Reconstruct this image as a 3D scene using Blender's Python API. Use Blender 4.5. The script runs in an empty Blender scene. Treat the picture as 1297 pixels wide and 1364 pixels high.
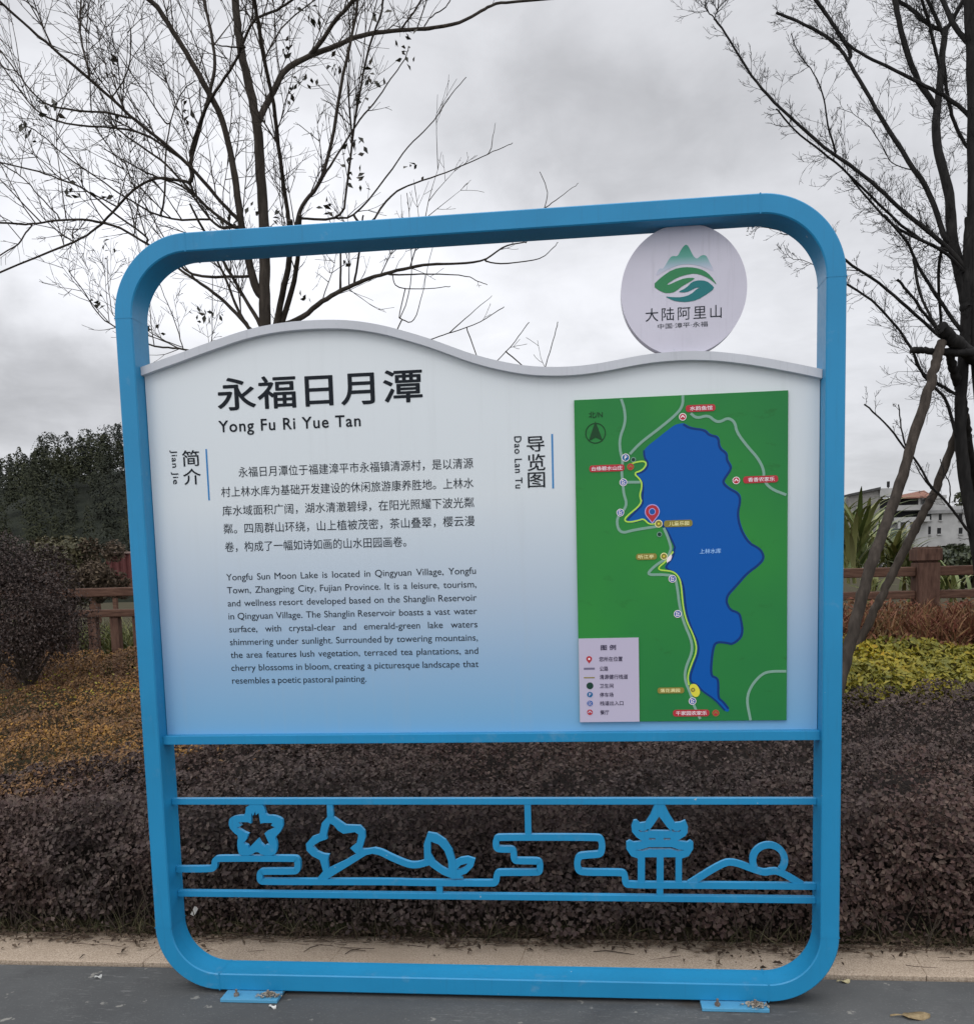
import bpy, bmesh, math, random
import numpy as np
from mathutils import Vector, Matrix
random.seed(7)
rng = np.random.default_rng(7)
SC = bpy.context.scene
COL = SC.collection
R = math.radians

# ------------------------------------------------------------------ camera
F, CX, CY = 1189.79, 655.5, 873.74            # focal length and principal point in photo pixels
CAM = Vector((0.3806, -3.1114, 1.5613))
YAW, PIT, ROL = 0.1031, -0.0985, -0.0273
_r = Vector((math.cos(YAW), math.sin(YAW), 0)); _f = Vector((-math.sin(YAW), math.cos(YAW), 0)); _u = Vector((0, 0, 1))
FWD = _f * math.cos(PIT) + _u * math.sin(PIT)
U2 = _u * math.cos(PIT) - _f * math.sin(PIT)
RGT = _r * math.cos(ROL) + U2 * math.sin(ROL)
UPV = U2 * math.cos(ROL) - _r * math.sin(ROL)
cd = bpy.data.cameras.new('camera')
cam = bpy.data.objects.new('camera', cd); COL.objects.link(cam)
cd.sensor_fit = 'HORIZONTAL'; cd.sensor_width = 36; cd.lens = F / 1297 * 36
cd.shift_x = -(CX - 648.5) / 1297; cd.shift_y = (CY - 682) / 1297
cd.clip_start = 0.05; cd.clip_end = 3000
cam.matrix_world = Matrix(((RGT.x, UPV.x, -FWD.x, CAM.x), (RGT.y, UPV.y, -FWD.y, CAM.y), (RGT.z, UPV.z, -FWD.z, CAM.z), (0, 0, 0, 1)))
SC.camera = cam

def ray(px, py):
    return (FWD + RGT * ((px - CX) / F) - UPV * ((py - CY) / F)).normalized()
def at(px, py, Y):
    """point of the place seen at a photo pixel, at depth Y"""
    d = ray(px, py); return CAM + d * ((Y - CAM.y) / d.y)
def atz(px, py, Z):
    d = ray(px, py); return CAM + d * ((Z - CAM.z) / d.z)
def brd(px, py, Y=0.064):
    p = at(px, py, Y); return (p.x, p.z)
def zm(o, pts):
    """coordinates read in an enlarged crop (x0, y0, scale) -> photo pixels"""
    return [(o[0] + x / o[2], o[1] + y / o[2]) for x, y in pts]

# ------------------------------------------------------------------ world, sun, exposure
SUN_EL, SUN_AZ = 48, 205
w = bpy.data.worlds.new('World'); SC.world = w; w.use_nodes = True
nt = w.node_tree; nt.nodes.clear()
def N(t, **k):
    n = nt.nodes.new(t)
    for a, b in k.items(): setattr(n, a, b)
    return n
def L(a, b): nt.links.new(a, b)
def vm(op, a, b=None):
    n = N('ShaderNodeVectorMath', operation=op)
    for i, v in enumerate((a, b)):
        if v is None: continue
        if hasattr(v, 'links'): L(v, n.inputs[i])
        else: n.inputs[i].default_value = v
    return n
def mt(op, a, b=None, c=None):
    n = N('ShaderNodeMath', operation=op)
    for i, v in enumerate((a, b, c)):
        if v is None: continue
        if hasattr(v, 'links'): L(v, n.inputs[i])
        else: n.inputs[i].default_value = v
    return n.outputs[0]
tc = N('ShaderNodeTexCoord')
nz = N('ShaderNodeTexNoise'); nz.inputs['Scale'].default_value = 8; nz.inputs['Detail'].default_value = 6
L(tc.outputs['Generated'], nz.inputs['Vector'])
warp = vm('MULTIPLY', vm('SUBTRACT', nz.outputs['Color'], (.5, .5, .5)).outputs[0], (.20, .20, .20))
DIR = vm('ADD', tc.outputs['Generated'], warp.outputs[0]).outputs[0]
sep = N('ShaderNodeSeparateXYZ'); L(tc.outputs['Generated'], sep.inputs[0])
hz = mt('MAXIMUM', sep.outputs[2], 0.0)
den = mt('ADD', hz, 0.22)
cmb = N('ShaderNodeCombineXYZ'); L(mt('DIVIDE', sep.outputs[0], den), cmb.inputs[0]); L(mt('DIVIDE', sep.outputs[1], den), cmb.inputs[1])
n2 = N('ShaderNodeTexNoise'); n2.inputs['Scale'].default_value = 1.6; n2.inputs['Detail'].default_value = 7; n2.inputs['Roughness'].default_value = .5
L(cmb.outputs[0], n2.inputs['Vector'])
lum = mt('MULTIPLY_ADD', mt('SUBTRACT', n2.outputs['Fac'], .5), .38, .785)
n3 = N('ShaderNodeTexNoise'); n3.inputs['Scale'].default_value = 5.5; n3.inputs['Detail'].default_value = 8; n3.inputs['Roughness'].default_value = .6; n3.inputs['Distortion'].default_value = .4
L(cmb.outputs[0], n3.inputs['Vector'])
lum = mt('MULTIPLY_ADD', mt('SUBTRACT', n3.outputs['Fac'], .5), .27, lum)
def blob(px, py, sh, sv, amp):
    global lum
    d0 = ray(px, py)
    v = vm('MULTIPLY', vm('SUBTRACT', DIR, tuple(d0)).outputs[0], (F / sh, F / sh, F / sv)).outputs[0]
    dd = N('ShaderNodeVectorMath', operation='DOT_PRODUCT'); L(v, dd.inputs[0]); L(v, dd.inputs[1])
    e = mt('EXPONENT', mt('MULTIPLY', dd.outputs['Value'], -1.0))
    lum = mt('MULTIPLY_ADD', e, amp, lum)
for b in ((560, 400, 330, 120, .24), (60, 340, 260, 110, .18), (70, 505, 260, 60, -.27), (150, 585, 300, 50, -.12), (740, 125, 130, 80, -.13), (700, 100, 60, 40, -.06),
          (870, 190, 170, 60, -.17), (1080, 300, 200, 90, -.06), (80, 90, 250, 150, .04), (1180, 640, 260, 90, -.12), (420, 230, 200, 130, .12), (1000, 400, 200, 70, .08)):
    blob(*b)
zen = N('ShaderNodeMapRange', interpolation_type='SMOOTHSTEP'); L(sep.outputs[2], zen.inputs[0])
zen.inputs[1].default_value = .62; zen.inputs[2].default_value = 1.0; zen.inputs[3].default_value = 0; zen.inputs[4].default_value = 1.1
lum = mt('ADD', lum, zen.outputs[0])
bk = N('ShaderNodeMapRange', interpolation_type='SMOOTHSTEP'); L(sep.outputs[1], bk.inputs[0])
bk.inputs[1].default_value = .25; bk.inputs[2].default_value = -.6; bk.inputs[3].default_value = 0; bk.inputs[4].default_value = .33
lum = mt('ADD', lum, bk.outputs[0])
lum = mt('MAXIMUM', lum, .2)
cc = N('ShaderNodeCombineXYZ'); L(mt('MULTIPLY', lum, 9.75), cc.inputs[0]); L(mt('MULTIPLY', lum, 9.85), cc.inputs[1]); L(mt('MULTIPLY', lum, 10.3), cc.inputs[2])
sky = N('ShaderNodeTexSky', sky_type='NISHITA'); sky.sun_disc = False; sky.sun_elevation = R(SUN_EL); sky.sun_rotation = R(SUN_AZ)
mx = N('ShaderNodeMix', data_type='RGBA'); mx.inputs[0].default_value = .95
L(sky.outputs[0], mx.inputs[6]); L(cc.outputs[0], mx.inputs[7])
bg = N('ShaderNodeBackground'); bg.inputs[1].default_value = .1; L(mx.outputs[2], bg.inputs[0])
wo = N('ShaderNodeOutputWorld'); L(bg.outputs[0], wo.inputs[0])
sl = bpy.data.lights.new('sun', 'SUN'); sl.energy = .6; sl.angle = R(25); sl.color = (1, .97, .93)
so = bpy.data.objects.new('sun', sl); COL.objects.link(so)
sd = Vector((math.sin(R(SUN_AZ)) * math.cos(R(SUN_EL)), math.cos(R(SUN_AZ)) * math.cos(R(SUN_EL)), math.sin(R(SUN_EL))))
so.rotation_euler = sd.to_track_quat('Z', 'Y').to_euler()
SC.view_settings.view_transform = 'Standard'; SC.view_settings.look = 'None'
SC.view_settings.exposure = 0; SC.view_settings.gamma = 1; SC.view_settings.use_curve_mapping = False

# ------------------------------------------------------------------ helpers
def lin(r, g, b, k=1.0):
    return tuple(min(1, k * (c / 12.92 if c <= .04045 else ((c + .055) / 1.055) ** 2.4)) for c in (r / 255, g / 255, b / 255))
class Mat:
    """small node-material builder"""
    def __init__(s, name, col=(.5, .5, .5), rough=.6, spec=.5):
        s.m = bpy.data.materials.new(name); s.m.use_nodes = True
        s.t = s.m.node_tree; s.b = s.t.nodes['Principled BSDF']
        s.b.inputs['Base Color'].default_value = (*col, 1); s.b.inputs['Roughness'].default_value = rough
        s.b.inputs['Specular IOR Level'].default_value = spec
    def n(s, typ, **k):
        x = s.t.nodes.new(typ)
        for a, b in k.items(): setattr(x, a, b)
        return x
    def l(s, a, b): s.t.links.new(a, b)
    def coord(s, scale=(1, 1, 1), rot=(0, 0, 0), kind='Object'):
        c = s.n('ShaderNodeTexCoord'); m = s.n('ShaderNodeMapping')
        m.inputs['Scale'].default_value = scale; m.inputs['Rotation'].default_value = rot
        s.l(c.outputs[kind], m.inputs[0]); return m.outputs[0]
    def noise(s, scale, detail=4, rough=.55, vec=None):
        x = s.n('ShaderNodeTexNoise'); x.inputs['Scale'].default_value = scale; x.inputs['Detail'].default_value = detail
        x.inputs['Roughness'].default_value = rough; s.l(vec if vec is not None else s.coord(), x.inputs['Vector']); return x.outputs['Fac']
    def ramp(s, fac, stops, interp='LINEAR'):
        x = s.n('ShaderNodeValToRGB'); e = x.color_ramp; e.interpolation = interp
        while len(e.elements) < len(stops): e.elements.new(.5)
        for q, (p, c) in zip(e.elements, stops): q.position = p; q.color = (*c, 1) if len(c) == 3 else c
        s.l(fac, x.inputs[0]); return x.outputs[0]
    def mix(s, fac, a, b, blend='MIX'):
        x = s.n('ShaderNodeMix', data_type='RGBA', blend_type=blend)
        for i, v in ((0, fac), (6, a), (7, b)):
            if hasattr(v, 'links'): s.l(v, x.inputs[i])
            else: x.inputs[i].default_value = v if i == 0 else (*v, 1)
        return x.outputs[2]
    def col(s, c): s.l(c, s.b.inputs['Base Color']); return s
    def rough(s, f, a, b):
        x = s.n('ShaderNodeMapRange'); s.l(f, x.inputs[0]); x.inputs[3].default_value = a; x.inputs[4].default_value = b
        s.l(x.outputs[0], s.b.inputs['Roughness']); return s
    def bump(s, f, strength=.3, dist=.01):
        x = s.n('ShaderNodeBump'); x.inputs['Strength'].default_value = strength; x.inputs['Distance'].default_value = dist
        s.l(f, x.inputs['Height']); s.l(x.outputs[0], s.b.inputs['Normal']); return s
def leaf_mat(name, cols, rough=.5, spec=.4, patch=None, pscale=1.2, trans=.0):
    """foliage: each leaf its own shade, drifting in patches"""
    M = Mat(name, cols[0], rough, spec)
    g = M.n('ShaderNodeNewGeometry')
    st = [(i / max(1, len(cols) - 1), c) for i, c in enumerate(cols)]
    c = M.ramp(g.outputs['Random Per Island'], st)
    if patch:
        f = M.ramp(M.noise(pscale, 3), [(.42, (0, 0, 0)), (.62, (1, 1, 1))])
        c = M.mix(f, c, M.ramp(g.outputs['Random Per Island'], [(i / max(1, len(patch) - 1), q) for i, q in enumerate(patch)]))
    M.col(c)
    return M.m
def mesh_obj(name, verts, faces, mat, parent=None, off=(0, 0, 0), smooth=False, sharp=None):
    me = bpy.data.meshes.new(name)
    o3 = Vector(off)
    if isinstance(verts, np.ndarray): me.from_pydata((verts - np.array(off)).tolist(), [], faces.tolist() if isinstance(faces, np.ndarray) else faces)
    else: me.from_pydata([tuple(Vector(v) - o3) for v in verts], [], faces)
    me.materials.append(mat)
    if smooth:
        me.shade_smooth()
        if sharp: me.set_sharp_from_angle(angle=R(sharp))
    o = bpy.data.objects.new(name, me); COL.objects.link(o)
    if parent is not None: o.parent = parent
    return o
def fast_mesh(name, V, T, mat, parent=None, off=(0, 0, 0), loc=None):
    """big triangle mesh straight from arrays"""
    V = (V - np.array(off if loc is None else loc)).astype(np.float32); me = bpy.data.meshes.new(name)
    me.vertices.add(len(V)); me.vertices.foreach_set('co', V.ravel())
    me.loops.add(T.size); me.loops.foreach_set('vertex_index', T.astype(np.int32).ravel())
    me.polygons.add(len(T)); me.polygons.foreach_set('loop_start', np.arange(0, T.size, 3, dtype=np.int32))
    me.polygons.foreach_set('loop_total', np.full(len(T), 3, dtype=np.int32))
    me.update(calc_edges=True); me.validate(); me.materials.append(mat)
    o = bpy.data.objects.new(name, me); COL.objects.link(o)
    if loc is not None: o.location = loc
    if parent is not None: o.parent = parent
    return o
def tag(o, label=None, cat=None, group=None, kind=None):
    if label: o['label'] = label
    if cat: o['category'] = cat
    if group: o['group'] = group
    if kind: o['kind'] = kind
    return o
def thing(name, loc, label, cat, group=None):
    o = bpy.data.objects.new(name, None); COL.objects.link(o); o.location = loc; o.empty_display_size = .1
    return tag(o, label, cat, group)
class MB:
    """collects simple solids into one mesh"""
    def __init__(s): s.v = []; s.f = []
    def box(s, a, b):
        n = len(s.v); (x0, y0, z0), (x1, y1, z1) = a, b
        s.v += [(x0, y0, z0), (x1, y0, z0), (x1, y1, z0), (x0, y1, z0), (x0, y0, z1), (x1, y0, z1), (x1, y1, z1), (x0, y1, z1)]
        s.f += [tuple(n + i for i in q) for q in ((3, 2, 1, 0), (4, 5, 6, 7), (0, 1, 5, 4), (1, 2, 6, 5), (2, 3, 7, 6), (3, 0, 4, 7))]
        return s
    def tube(s, pts, rad, k=6):
        pts = [Vector(p) for p in pts]; n0 = len(s.v)
        m = len(pts)
        for i, p in enumerate(pts):
            t = (pts[min(i + 1, m - 1)] - pts[max(i - 1, 0)])
            t = t.normalized() if t.length > 1e-9 else Vector((0, 0, 1))
            a = t.cross(Vector((.31, .95, .1))).normalized(); b = t.cross(a)
            r = rad[i] if isinstance(rad, (list, tuple)) else rad
            for j in range(k):
                th = 2 * math.pi * j / k
                s.v.append(tuple(p + (a * math.cos(th) + b * math.sin(th)) * r))
        for i in range(m - 1):
            for j in range(k):
                q = n0 + i * k
                s.f.append((q + j, q + (j + 1) % k, q + k + (j + 1) % k, q + k + j))
        s.f.append(tuple(n0 + j for j in range(k))[::-1]); s.f.append(tuple(n0 + (m - 1) * k + j for j in range(k)))
        return s
    def add(s, v, f):
        n = len(s.v); s.v += list(v); s.f += [tuple(i + n for i in q) for q in f]; return s
    def build(s, name, mat, parent=None, off=(0, 0, 0), smooth=False, sharp=None, bevel=0):
        o = mesh_obj(name, s.v, s.f, mat, parent, off, smooth, sharp)
        if bevel:
            b = o.modifiers.new('bevel', 'BEVEL'); b.width = bevel; b.segments = 2; b.limit_method = 'ANGLE'
        return o
def leaves_arr(C, Nn, size, asp=.5, fold=.12):
    """C centres, Nn facing directions, size lengths -> vertex and triangle arrays of folded leaf blades"""
    n = len(C); Nn = Nn / np.maximum(1e-6, np.linalg.norm(Nn, axis=1, keepdims=True))
    t = rng.normal(size=(n, 3)); t -= Nn * (t * Nn).sum(1, keepdims=True); t /= np.maximum(1e-6, np.linalg.norm(t, axis=1, keepdims=True))
    s = np.cross(Nn, t); Ls = size[:, None]
    a = C - t * Ls * .5; b = C + t * Ls * .5; m = C - t * Ls * .08
    l = m + s * Ls * asp * .5 + Nn * Ls * fold; r = m - s * Ls * asp * .5 + Nn * Ls * fold
    V = np.stack([a, l, b, r], 1).reshape(-1, 3)
    i = np.arange(n)[:, None] * 4
    T = np.concatenate([i + np.array([[0, 2, 1]]), i + np.array([[0, 3, 2]])], 1).reshape(-1, 3)
    return V, T
def leaves(name, C, Nn, size, mat, parent=None, off=(0, 0, 0), asp=.5, fold=.12, loc=None):
    V, T = leaves_arr(C, Nn, size, asp, fold); return fast_mesh(name, V, T, mat, parent, off, loc)
def vnoise(x, y, s=1.0, seed=0):
    r = np.random.default_rng(seed); out = 0
    for k in range(5):
        a = r.uniform(0, 6.28); fq = s * (1.0 + .7 * k); p = r.uniform(0, 6.28)
        out = out + np.sin((x * math.cos(a) + y * math.sin(a)) * fq + p) / (1 + .5 * k)
    return out / 2.5

# ------------------------------------------------------------------ 2D shapes and lettering
def _curve_mesh(cu):
    o = bpy.data.objects.new('tmp', cu); COL.objects.link(o)
    bpy.context.view_layer.update()
    me = bpy.data.meshes.new_from_object(o.evaluated_get(bpy.context.evaluated_depsgraph_get()))
    v = [tuple(q.co) for q in me.vertices]; f = [tuple(p.vertices) for p in me.polygons]
    bpy.data.objects.remove(o); bpy.data.curves.remove(cu); bpy.data.meshes.remove(me)
    return v, f
def fill(loops, e=0.0):
    """filled polygon with holes, extruded by e each way"""
    cu = bpy.data.curves.new('tmp', 'CURVE'); cu.dimensions = '2D'; cu.fill_mode = 'BOTH'; cu.extrude = e
    for lp in loops:
        s = cu.splines.new('POLY'); s.points.add(len(lp) - 1); s.use_cyclic_u = True
        for p, (x, y) in zip(s.points, lp): p.co = (x, y, 0, 1)
    return _curve_mesh(cu)
def stand(vf, Y, e=0.0):
    """lay a flat (x, y) shape onto the upright plane whose front is at depth Y"""
    v, f = vf; return [(x, Y + e - z, y) for x, y, z in v], f
_tc = {}
def text(body, bold=0.0, sp=1.0):
    k = (body, bold, sp)
    if k not in _tc:
        cu = bpy.data.curves.new('tmp', 'FONT'); cu.body = body; cu.space_character = sp; cu.resolution_u = 6
        v, f = _curve_mesh(cu)
        if bold > 0:                                               # a heavier weight: close-set layers of the same print
            v0, f0 = v, f; v, f = [], []; n = len(v0)
            for j, (dx, dy) in enumerate(((0, 0), (1, 0), (-1, 0), (0, 1), (0, -1), (.7, .7), (-.7, .7), (.7, -.7), (-.7, -.7))):
                v += [(x + dx * bold, y + dy * bold, j * 1.0) for x, y, z in v0]; f += [tuple(i + n * j for i in q) for q in f0]
        xs = [q[0] for q in v]; ys = [q[1] for q in v]
        _tc[k] = (v, f, min(xs), max(xs), min(ys), max(ys))
    return _tc[k]
def t_line(mb, body, X0, X1, Zb, em, Y, bold=0.0, sp=1.0):
    """one line from X0 to X1 with its baseline at Zb"""
    v, f, x0, x1, y0, y1 = text(body, bold, sp); s = (X1 - X0) / (x1 - x0)
    mb.add([(X0 + (x - x0) * s, Y - z * 4e-5, Zb + y * em) for x, y, z in v], f)
def t_box(mb, body, X0, X1, Z0, Z1, Y, bold=0.0, sp=1.0):
    v, f, x0, x1, y0, y1 = text(body, bold, sp); s = (X1 - X0) / (x1 - x0); q = (Z1 - Z0) / (y1 - y0)
    mb.add([(X0 + (x - x0) * s, Y - z * 4e-5, Z0 + (y - y0) * q) for x, y, z in v], f)
def t_words(mb, line, X0, X1, Zb, em, Y, xs=1.0, gap=None):
    """a justified line of words"""
    ws = [text(q) for q in line.split(' ')]; wd = [(q[3] - q[2]) * em * xs for q in ws]
    g = gap if gap else (X1 - X0 - sum(wd)) / (len(ws) - 1); X = X0
    for q, d in zip(ws, wd):
        mb.add([(X + (x - q[2]) * em * xs, Y, Zb + y * em) for x, y, z in q[0]], q[1]); X += d + g
def chaikin(p, n=3, closed=False):
    for _ in range(n):
        q = [] if closed else [p[0]]
        for i in range(len(p) - (0 if closed else 1)):
            a, b = p[i], p[(i + 1) % len(p)]
            q += [(a[0] * .75 + b[0] * .25, a[1] * .75 + b[1] * .25), (a[0] * .25 + b[0] * .75, a[1] * .25 + b[1] * .75)]
        if not closed: q.append(p[-1])
        p = q
    return p
def stroke(mb, pts, wdt, Y, th=0.0, closed=False):
    """a flat band of width wdt along (X, Z) points with its front at depth Y"""
    q = [pts[0]]
    for p in pts[1:]:
        if math.hypot(p[0] - q[-1][0], p[1] - q[-1][1]) > 1e-5: q.append(p)
    pts = q; n = len(pts); lft = []; rgt = []
    for i in range(n):
        a = pts[(i - 1) % n] if closed or i > 0 else pts[i]; b = pts[(i + 1) % n] if closed or i < n - 1 else pts[i]; c = pts[i]
        d1 = Vector((c[0] - a[0], c[1] - a[1])); d2 = Vector((b[0] - c[0], b[1] - c[1]))
        if d1.length < 1e-9: d1 = d2
        if d2.length < 1e-9: d2 = d1
        d1.normalize(); d2.normalize(); m = (d1 + d2)
        m = m.normalized() if m.length > 1e-6 else d1
        nn = Vector((-m.y, m.x)); k = min(1.5, 1 / max(.4, nn.dot(Vector((-d1.y, d1.x))))) * wdt / 2
        lft.append((c[0] + nn.x * k, c[1] + nn.y * k)); rgt.append((c[0] - nn.x * k, c[1] - nn.y * k))
    v = []; f = []
    for (a, b), (c, d) in zip(lft, rgt):
        v += [(a, Y, b), (c, Y, d), (a, Y + th, b), (c, Y + th, d)]
    for i in range(n if closed else n - 1):
        A = i * 4; B = ((i + 1) % n) * 4
        f.append((A, A + 1, B + 1, B))
        if th: f += [(A + 2, B + 2, B + 3, A + 3), (A, B, B + 2, A + 2), (A + 1, A + 3, B + 3, B + 1)]
    if th and not closed:
        f.append((0, 2, 3, 1)); e = (n - 1) * 4; f.append((e, e + 1, e + 3, e + 2))
    mb.add(v, f)
def disc2(cx, cz, r, n=28): return [(cx + r * math.cos(2 * math.pi * i / n), cz + r * math.sin(2 * math.pi * i / n)) for i in range(n)]

# ------------------------------------------------------------------ materials
def paint_mat(name, c):
    M = Mat(name, c, .34, .36)
    n1 = M.noise(3.0, 5); n2_ = M.noise(60, 4)
    c1 = M.mix(M.ramp(n1, [(.35, (0, 0, 0)), (.7, (1, 1, 1))]), c, tuple(q * .88 for q in c))
    dust = M.ramp(M.noise(9, 8, .7), [(.60, (0, 0, 0)), (.78, (.22, .22, .22))])
    streak = M.ramp(M.noise(11, 4, .6, M.coord((6, 6, .35))), [(.56, (0, 0, 0)), (.74, (.30, .30, .30))])
    c1 = M.mix(streak, c1, tuple(q * .62 + .012 for q in c))
    chip = M.ramp(M.noise(34, 3, .5), [(.755, (0, 0, 0)), (.77, (.8, .8, .8))])
    c1 = M.mix(chip, c1, (.46, .52, .56))
    M.col(M.mix(dust, c1, (.42, .46, .48))); M.rough(n2_, .26, .46); M.bump(M.noise(140, 3), .10, .0012)
    return M.m
BLUE = paint_mat('blue_paint', (.018, .262, .51))
def flat_mat(name, c, rough=.45):
    M = Mat(name, c, rough, .22); n = M.noise(40, 3); M.rough(n, rough - .05, rough + .1); return M.m
WHITE = paint_mat('white_trim_paint', (.60, .62, .66))
INK = flat_mat('black_ink', (.004, .008, .014), .5)
INKG = flat_mat('grey_ink', (.010, .016, .026), .5)
M = Mat('printed_board', (.7, .7, .7), .42, .5)                    # white print that runs into blue near its foot
sx = M.n('ShaderNodeSeparateXYZ'); M.l(M.coord(), sx.inputs[0])
mr = M.n('ShaderNodeMapRange'); M.l(sx.outputs[2], mr.inputs[0]); mr.inputs[1].default_value = .80; mr.inputs[2].default_value = 2.3
M.col(M.ramp(mr.outputs[0], [(0, (.13, .38, .64)), (.10, (.16, .41, .66)), (.28, (.29, .46, .65)), (.45, (.46, .56, .67)), (.68, (.68, .735, .765)), (1, (.74, .785, .805))]))
pc = s_ = M.b.inputs['Base Color'].links[0].from_socket
dz = M.n('ShaderNodeMapRange'); M.l(sx.outputs[2], dz.inputs[0]); dz.inputs[1].default_value = .95; dz.inputs[2].default_value = .78; dz.inputs[3].default_value = .0; dz.inputs[4].default_value = .5
dn = M.n('ShaderNodeMath', operation='MULTIPLY'); M.l(dz.outputs[0], dn.inputs[0]); M.l(M.ramp(M.noise(13, 7, .7, M.coord((1, 1, .5))), [(.45, (0, 0, 0)), (.75, (1, 1, 1))]), dn.inputs[1])
pc = M.mix(dn.outputs[0], pc, (.30, .29, .26))
wst = M.ramp(M.noise(8, 5, .6, M.coord((3.5, 1, .16))), [(.55, (0, 0, 0)), (.85, (.14, .14, .14))]); pc = M.mix(wst, pc, (.42, .44, .44)); M.col(pc)
M.rough(M.noise(7, 4), .30, .5); M.bump(M.noise(1.6, 2), .02, .01)
BOARD = M.m
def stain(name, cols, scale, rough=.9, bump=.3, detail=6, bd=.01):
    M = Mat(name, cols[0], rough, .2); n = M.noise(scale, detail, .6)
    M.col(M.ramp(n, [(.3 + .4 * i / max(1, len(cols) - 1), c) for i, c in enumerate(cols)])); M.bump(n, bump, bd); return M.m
SOIL = stain('soil', [(.028, .021, .016), (.06, .045, .033)], 14, bump=.6)

# ------------------------------------------------------------------ ground
def bank(y):
    return np.interp(y, [-50, .42, .55, 1.0, 2.2, 3.2, 4.2, 8, 30, 60, 420, 1500], [-.06, -.06, .02, .12, .42, .62, .68, .7, .6, -1, -1, -1])
xs = np.unique(np.concatenate([np.linspace(-900, 900, 37), np.linspace(-30, 30, 61)])); ys = np.unique(np.concatenate([np.linspace(-40, 0, 9), np.linspace(.3, 9, 40), np.array([12, 16, 22, 30, 45, 60, 100, 200, 420, 800, 1500.])]))
GX, GY = np.meshgrid(xs, ys); GZ = bank(GY) + np.where(GY > .6, .03 * vnoise(GX, GY, 2.0, 3), 0)
V = np.stack([GX, GY, GZ], -1).reshape(-1, 3); nx = len(xs)
FC = [(j * nx + i, j * nx + i + 1, (j + 1) * nx + i + 1, (j + 1) * nx + i) for j in range(len(ys) - 1) for i in range(nx - 1)]
M = Mat('earth_and_grass', (.05, .05, .03), .95, .1)
n_ = M.noise(6, 7, .65); M.col(M.ramp(n_, [(.3, (.035, .028, .02)), (.5, (.06, .05, .03)), (.7, (.05, .06, .025))])); M.bump(n_, .6, .03)
tag(mesh_obj('ground', V, FC, M.m, smooth=True), kind='structure')
PV = -.014                                                        # level of the paving under the sign
M = Mat('grey_paved_floor', (.15, .15, .15), .72, .22)
a = M.noise(1.1, 6, .6); b = M.noise(22, 6, .65); s1 = M.noise(9, 5, .6, M.coord((1.5, 8, 1), (0, 0, R(28)))); s2 = M.noise(26, 3, .5, M.coord((2.5, 14, 1), (0, 0, R(-24))))
c = M.ramp(a, [(.3, (.070, .072, .073)), (.55, (.097, .100, .100)), (.75, (.128, .129, .127))])
c = M.mix(M.ramp(b, [(.55, (0, 0, 0)), (.8, (.35, .35, .35))]), c, (.07, .07, .07))
def masked(f, ms):
    x = M.n('ShaderNodeMath', operation='MULTIPLY'); M.l(f, x.inputs[0]); M.l(M.ramp(M.noise(ms, 3), [(.45, (0, 0, 0)), (.65, (1, 1, 1))]), x.inputs[1]); return x.outputs[0]
c = M.mix(masked(M.ramp(s1, [(.58, (0, 0, 0)), (.72, (.55, .55, .55))]), 1.7), c, (.30, .30, .29))
c = M.mix(masked(M.ramp(s2, [(.63, (0, 0, 0)), (.72, (.6, .6, .6))]), 2.3), c, (.34, .34, .32))
c = M.mix(M.ramp(M.noise(3.4, 7, .7), [(.55, (0, 0, 0)), (.72, (.55, .55, .55))]), c, (.060, .060, .062))
c = M.mix(M.ramp(M.noise(120, 2, .5), [(.60, (0, 0, 0)), (.75, (.35, .35, .35))]), c, (.20, .20, .19))
c = M.mix(M.ramp(M.noise(16, 5, .6), [(.66, (0, 0, 0)), (.71, (.75, .75, .75))]), c, (.30, .29, .26))
for gx_, gy_ in ((-.82, 0.0), (.80, .0)):  # brown grime around each foot plate, doubling as a painted contact shadow
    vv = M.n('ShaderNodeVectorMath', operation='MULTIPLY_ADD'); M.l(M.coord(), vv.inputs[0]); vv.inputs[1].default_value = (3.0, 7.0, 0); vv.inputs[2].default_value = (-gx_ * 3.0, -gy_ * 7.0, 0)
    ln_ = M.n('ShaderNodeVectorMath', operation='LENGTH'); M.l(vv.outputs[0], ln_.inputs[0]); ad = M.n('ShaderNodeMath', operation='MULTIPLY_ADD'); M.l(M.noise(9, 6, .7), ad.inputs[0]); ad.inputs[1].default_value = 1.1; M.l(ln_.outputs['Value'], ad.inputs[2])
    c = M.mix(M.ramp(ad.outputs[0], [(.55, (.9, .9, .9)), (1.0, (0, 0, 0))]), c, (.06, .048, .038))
v2 = M.n('ShaderNodeTexVoronoi', feature='DISTANCE_TO_EDGE'); v2.inputs['Scale'].default_value = .9; M.l(M.coord(), v2.inputs['Vector'])
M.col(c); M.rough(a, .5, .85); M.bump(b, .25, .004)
P0 = atz(100, 1287, PV); P1 = atz(1200, 1307, PV)                 # the line where paving meets the kerb
ky = lambda x: P0.y + (P1.y - P0.y) * (x - P0.x) / (P1.x - P0.x)
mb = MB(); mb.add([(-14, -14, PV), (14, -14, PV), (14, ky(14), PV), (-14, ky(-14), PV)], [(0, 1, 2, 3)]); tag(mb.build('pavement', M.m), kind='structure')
M = Mat('beige_granite', (.3, .25, .2), .85, .25)
g1 = M.noise(170, 3, .7); g2 = M.noise(2.2, 5); g3 = M.noise(75, 2, .5)
c = M.ramp(g1, [(.32, (.22, .165, .125)), (.46, (.43, .34, .255)), (.58, (.53, .43, .33)), (.72, (.66, .57, .46))])
c = M.mix(M.ramp(g3, [(.60, (0, 0, 0)), (.72, (.6, .6, .6))]), c, (.24, .18, .135))
c = M.mix(M.ramp(g2, [(.45, (0, 0, 0)), (.75, (.5, .5, .5))]), c, (.30, .23, .165))
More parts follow.
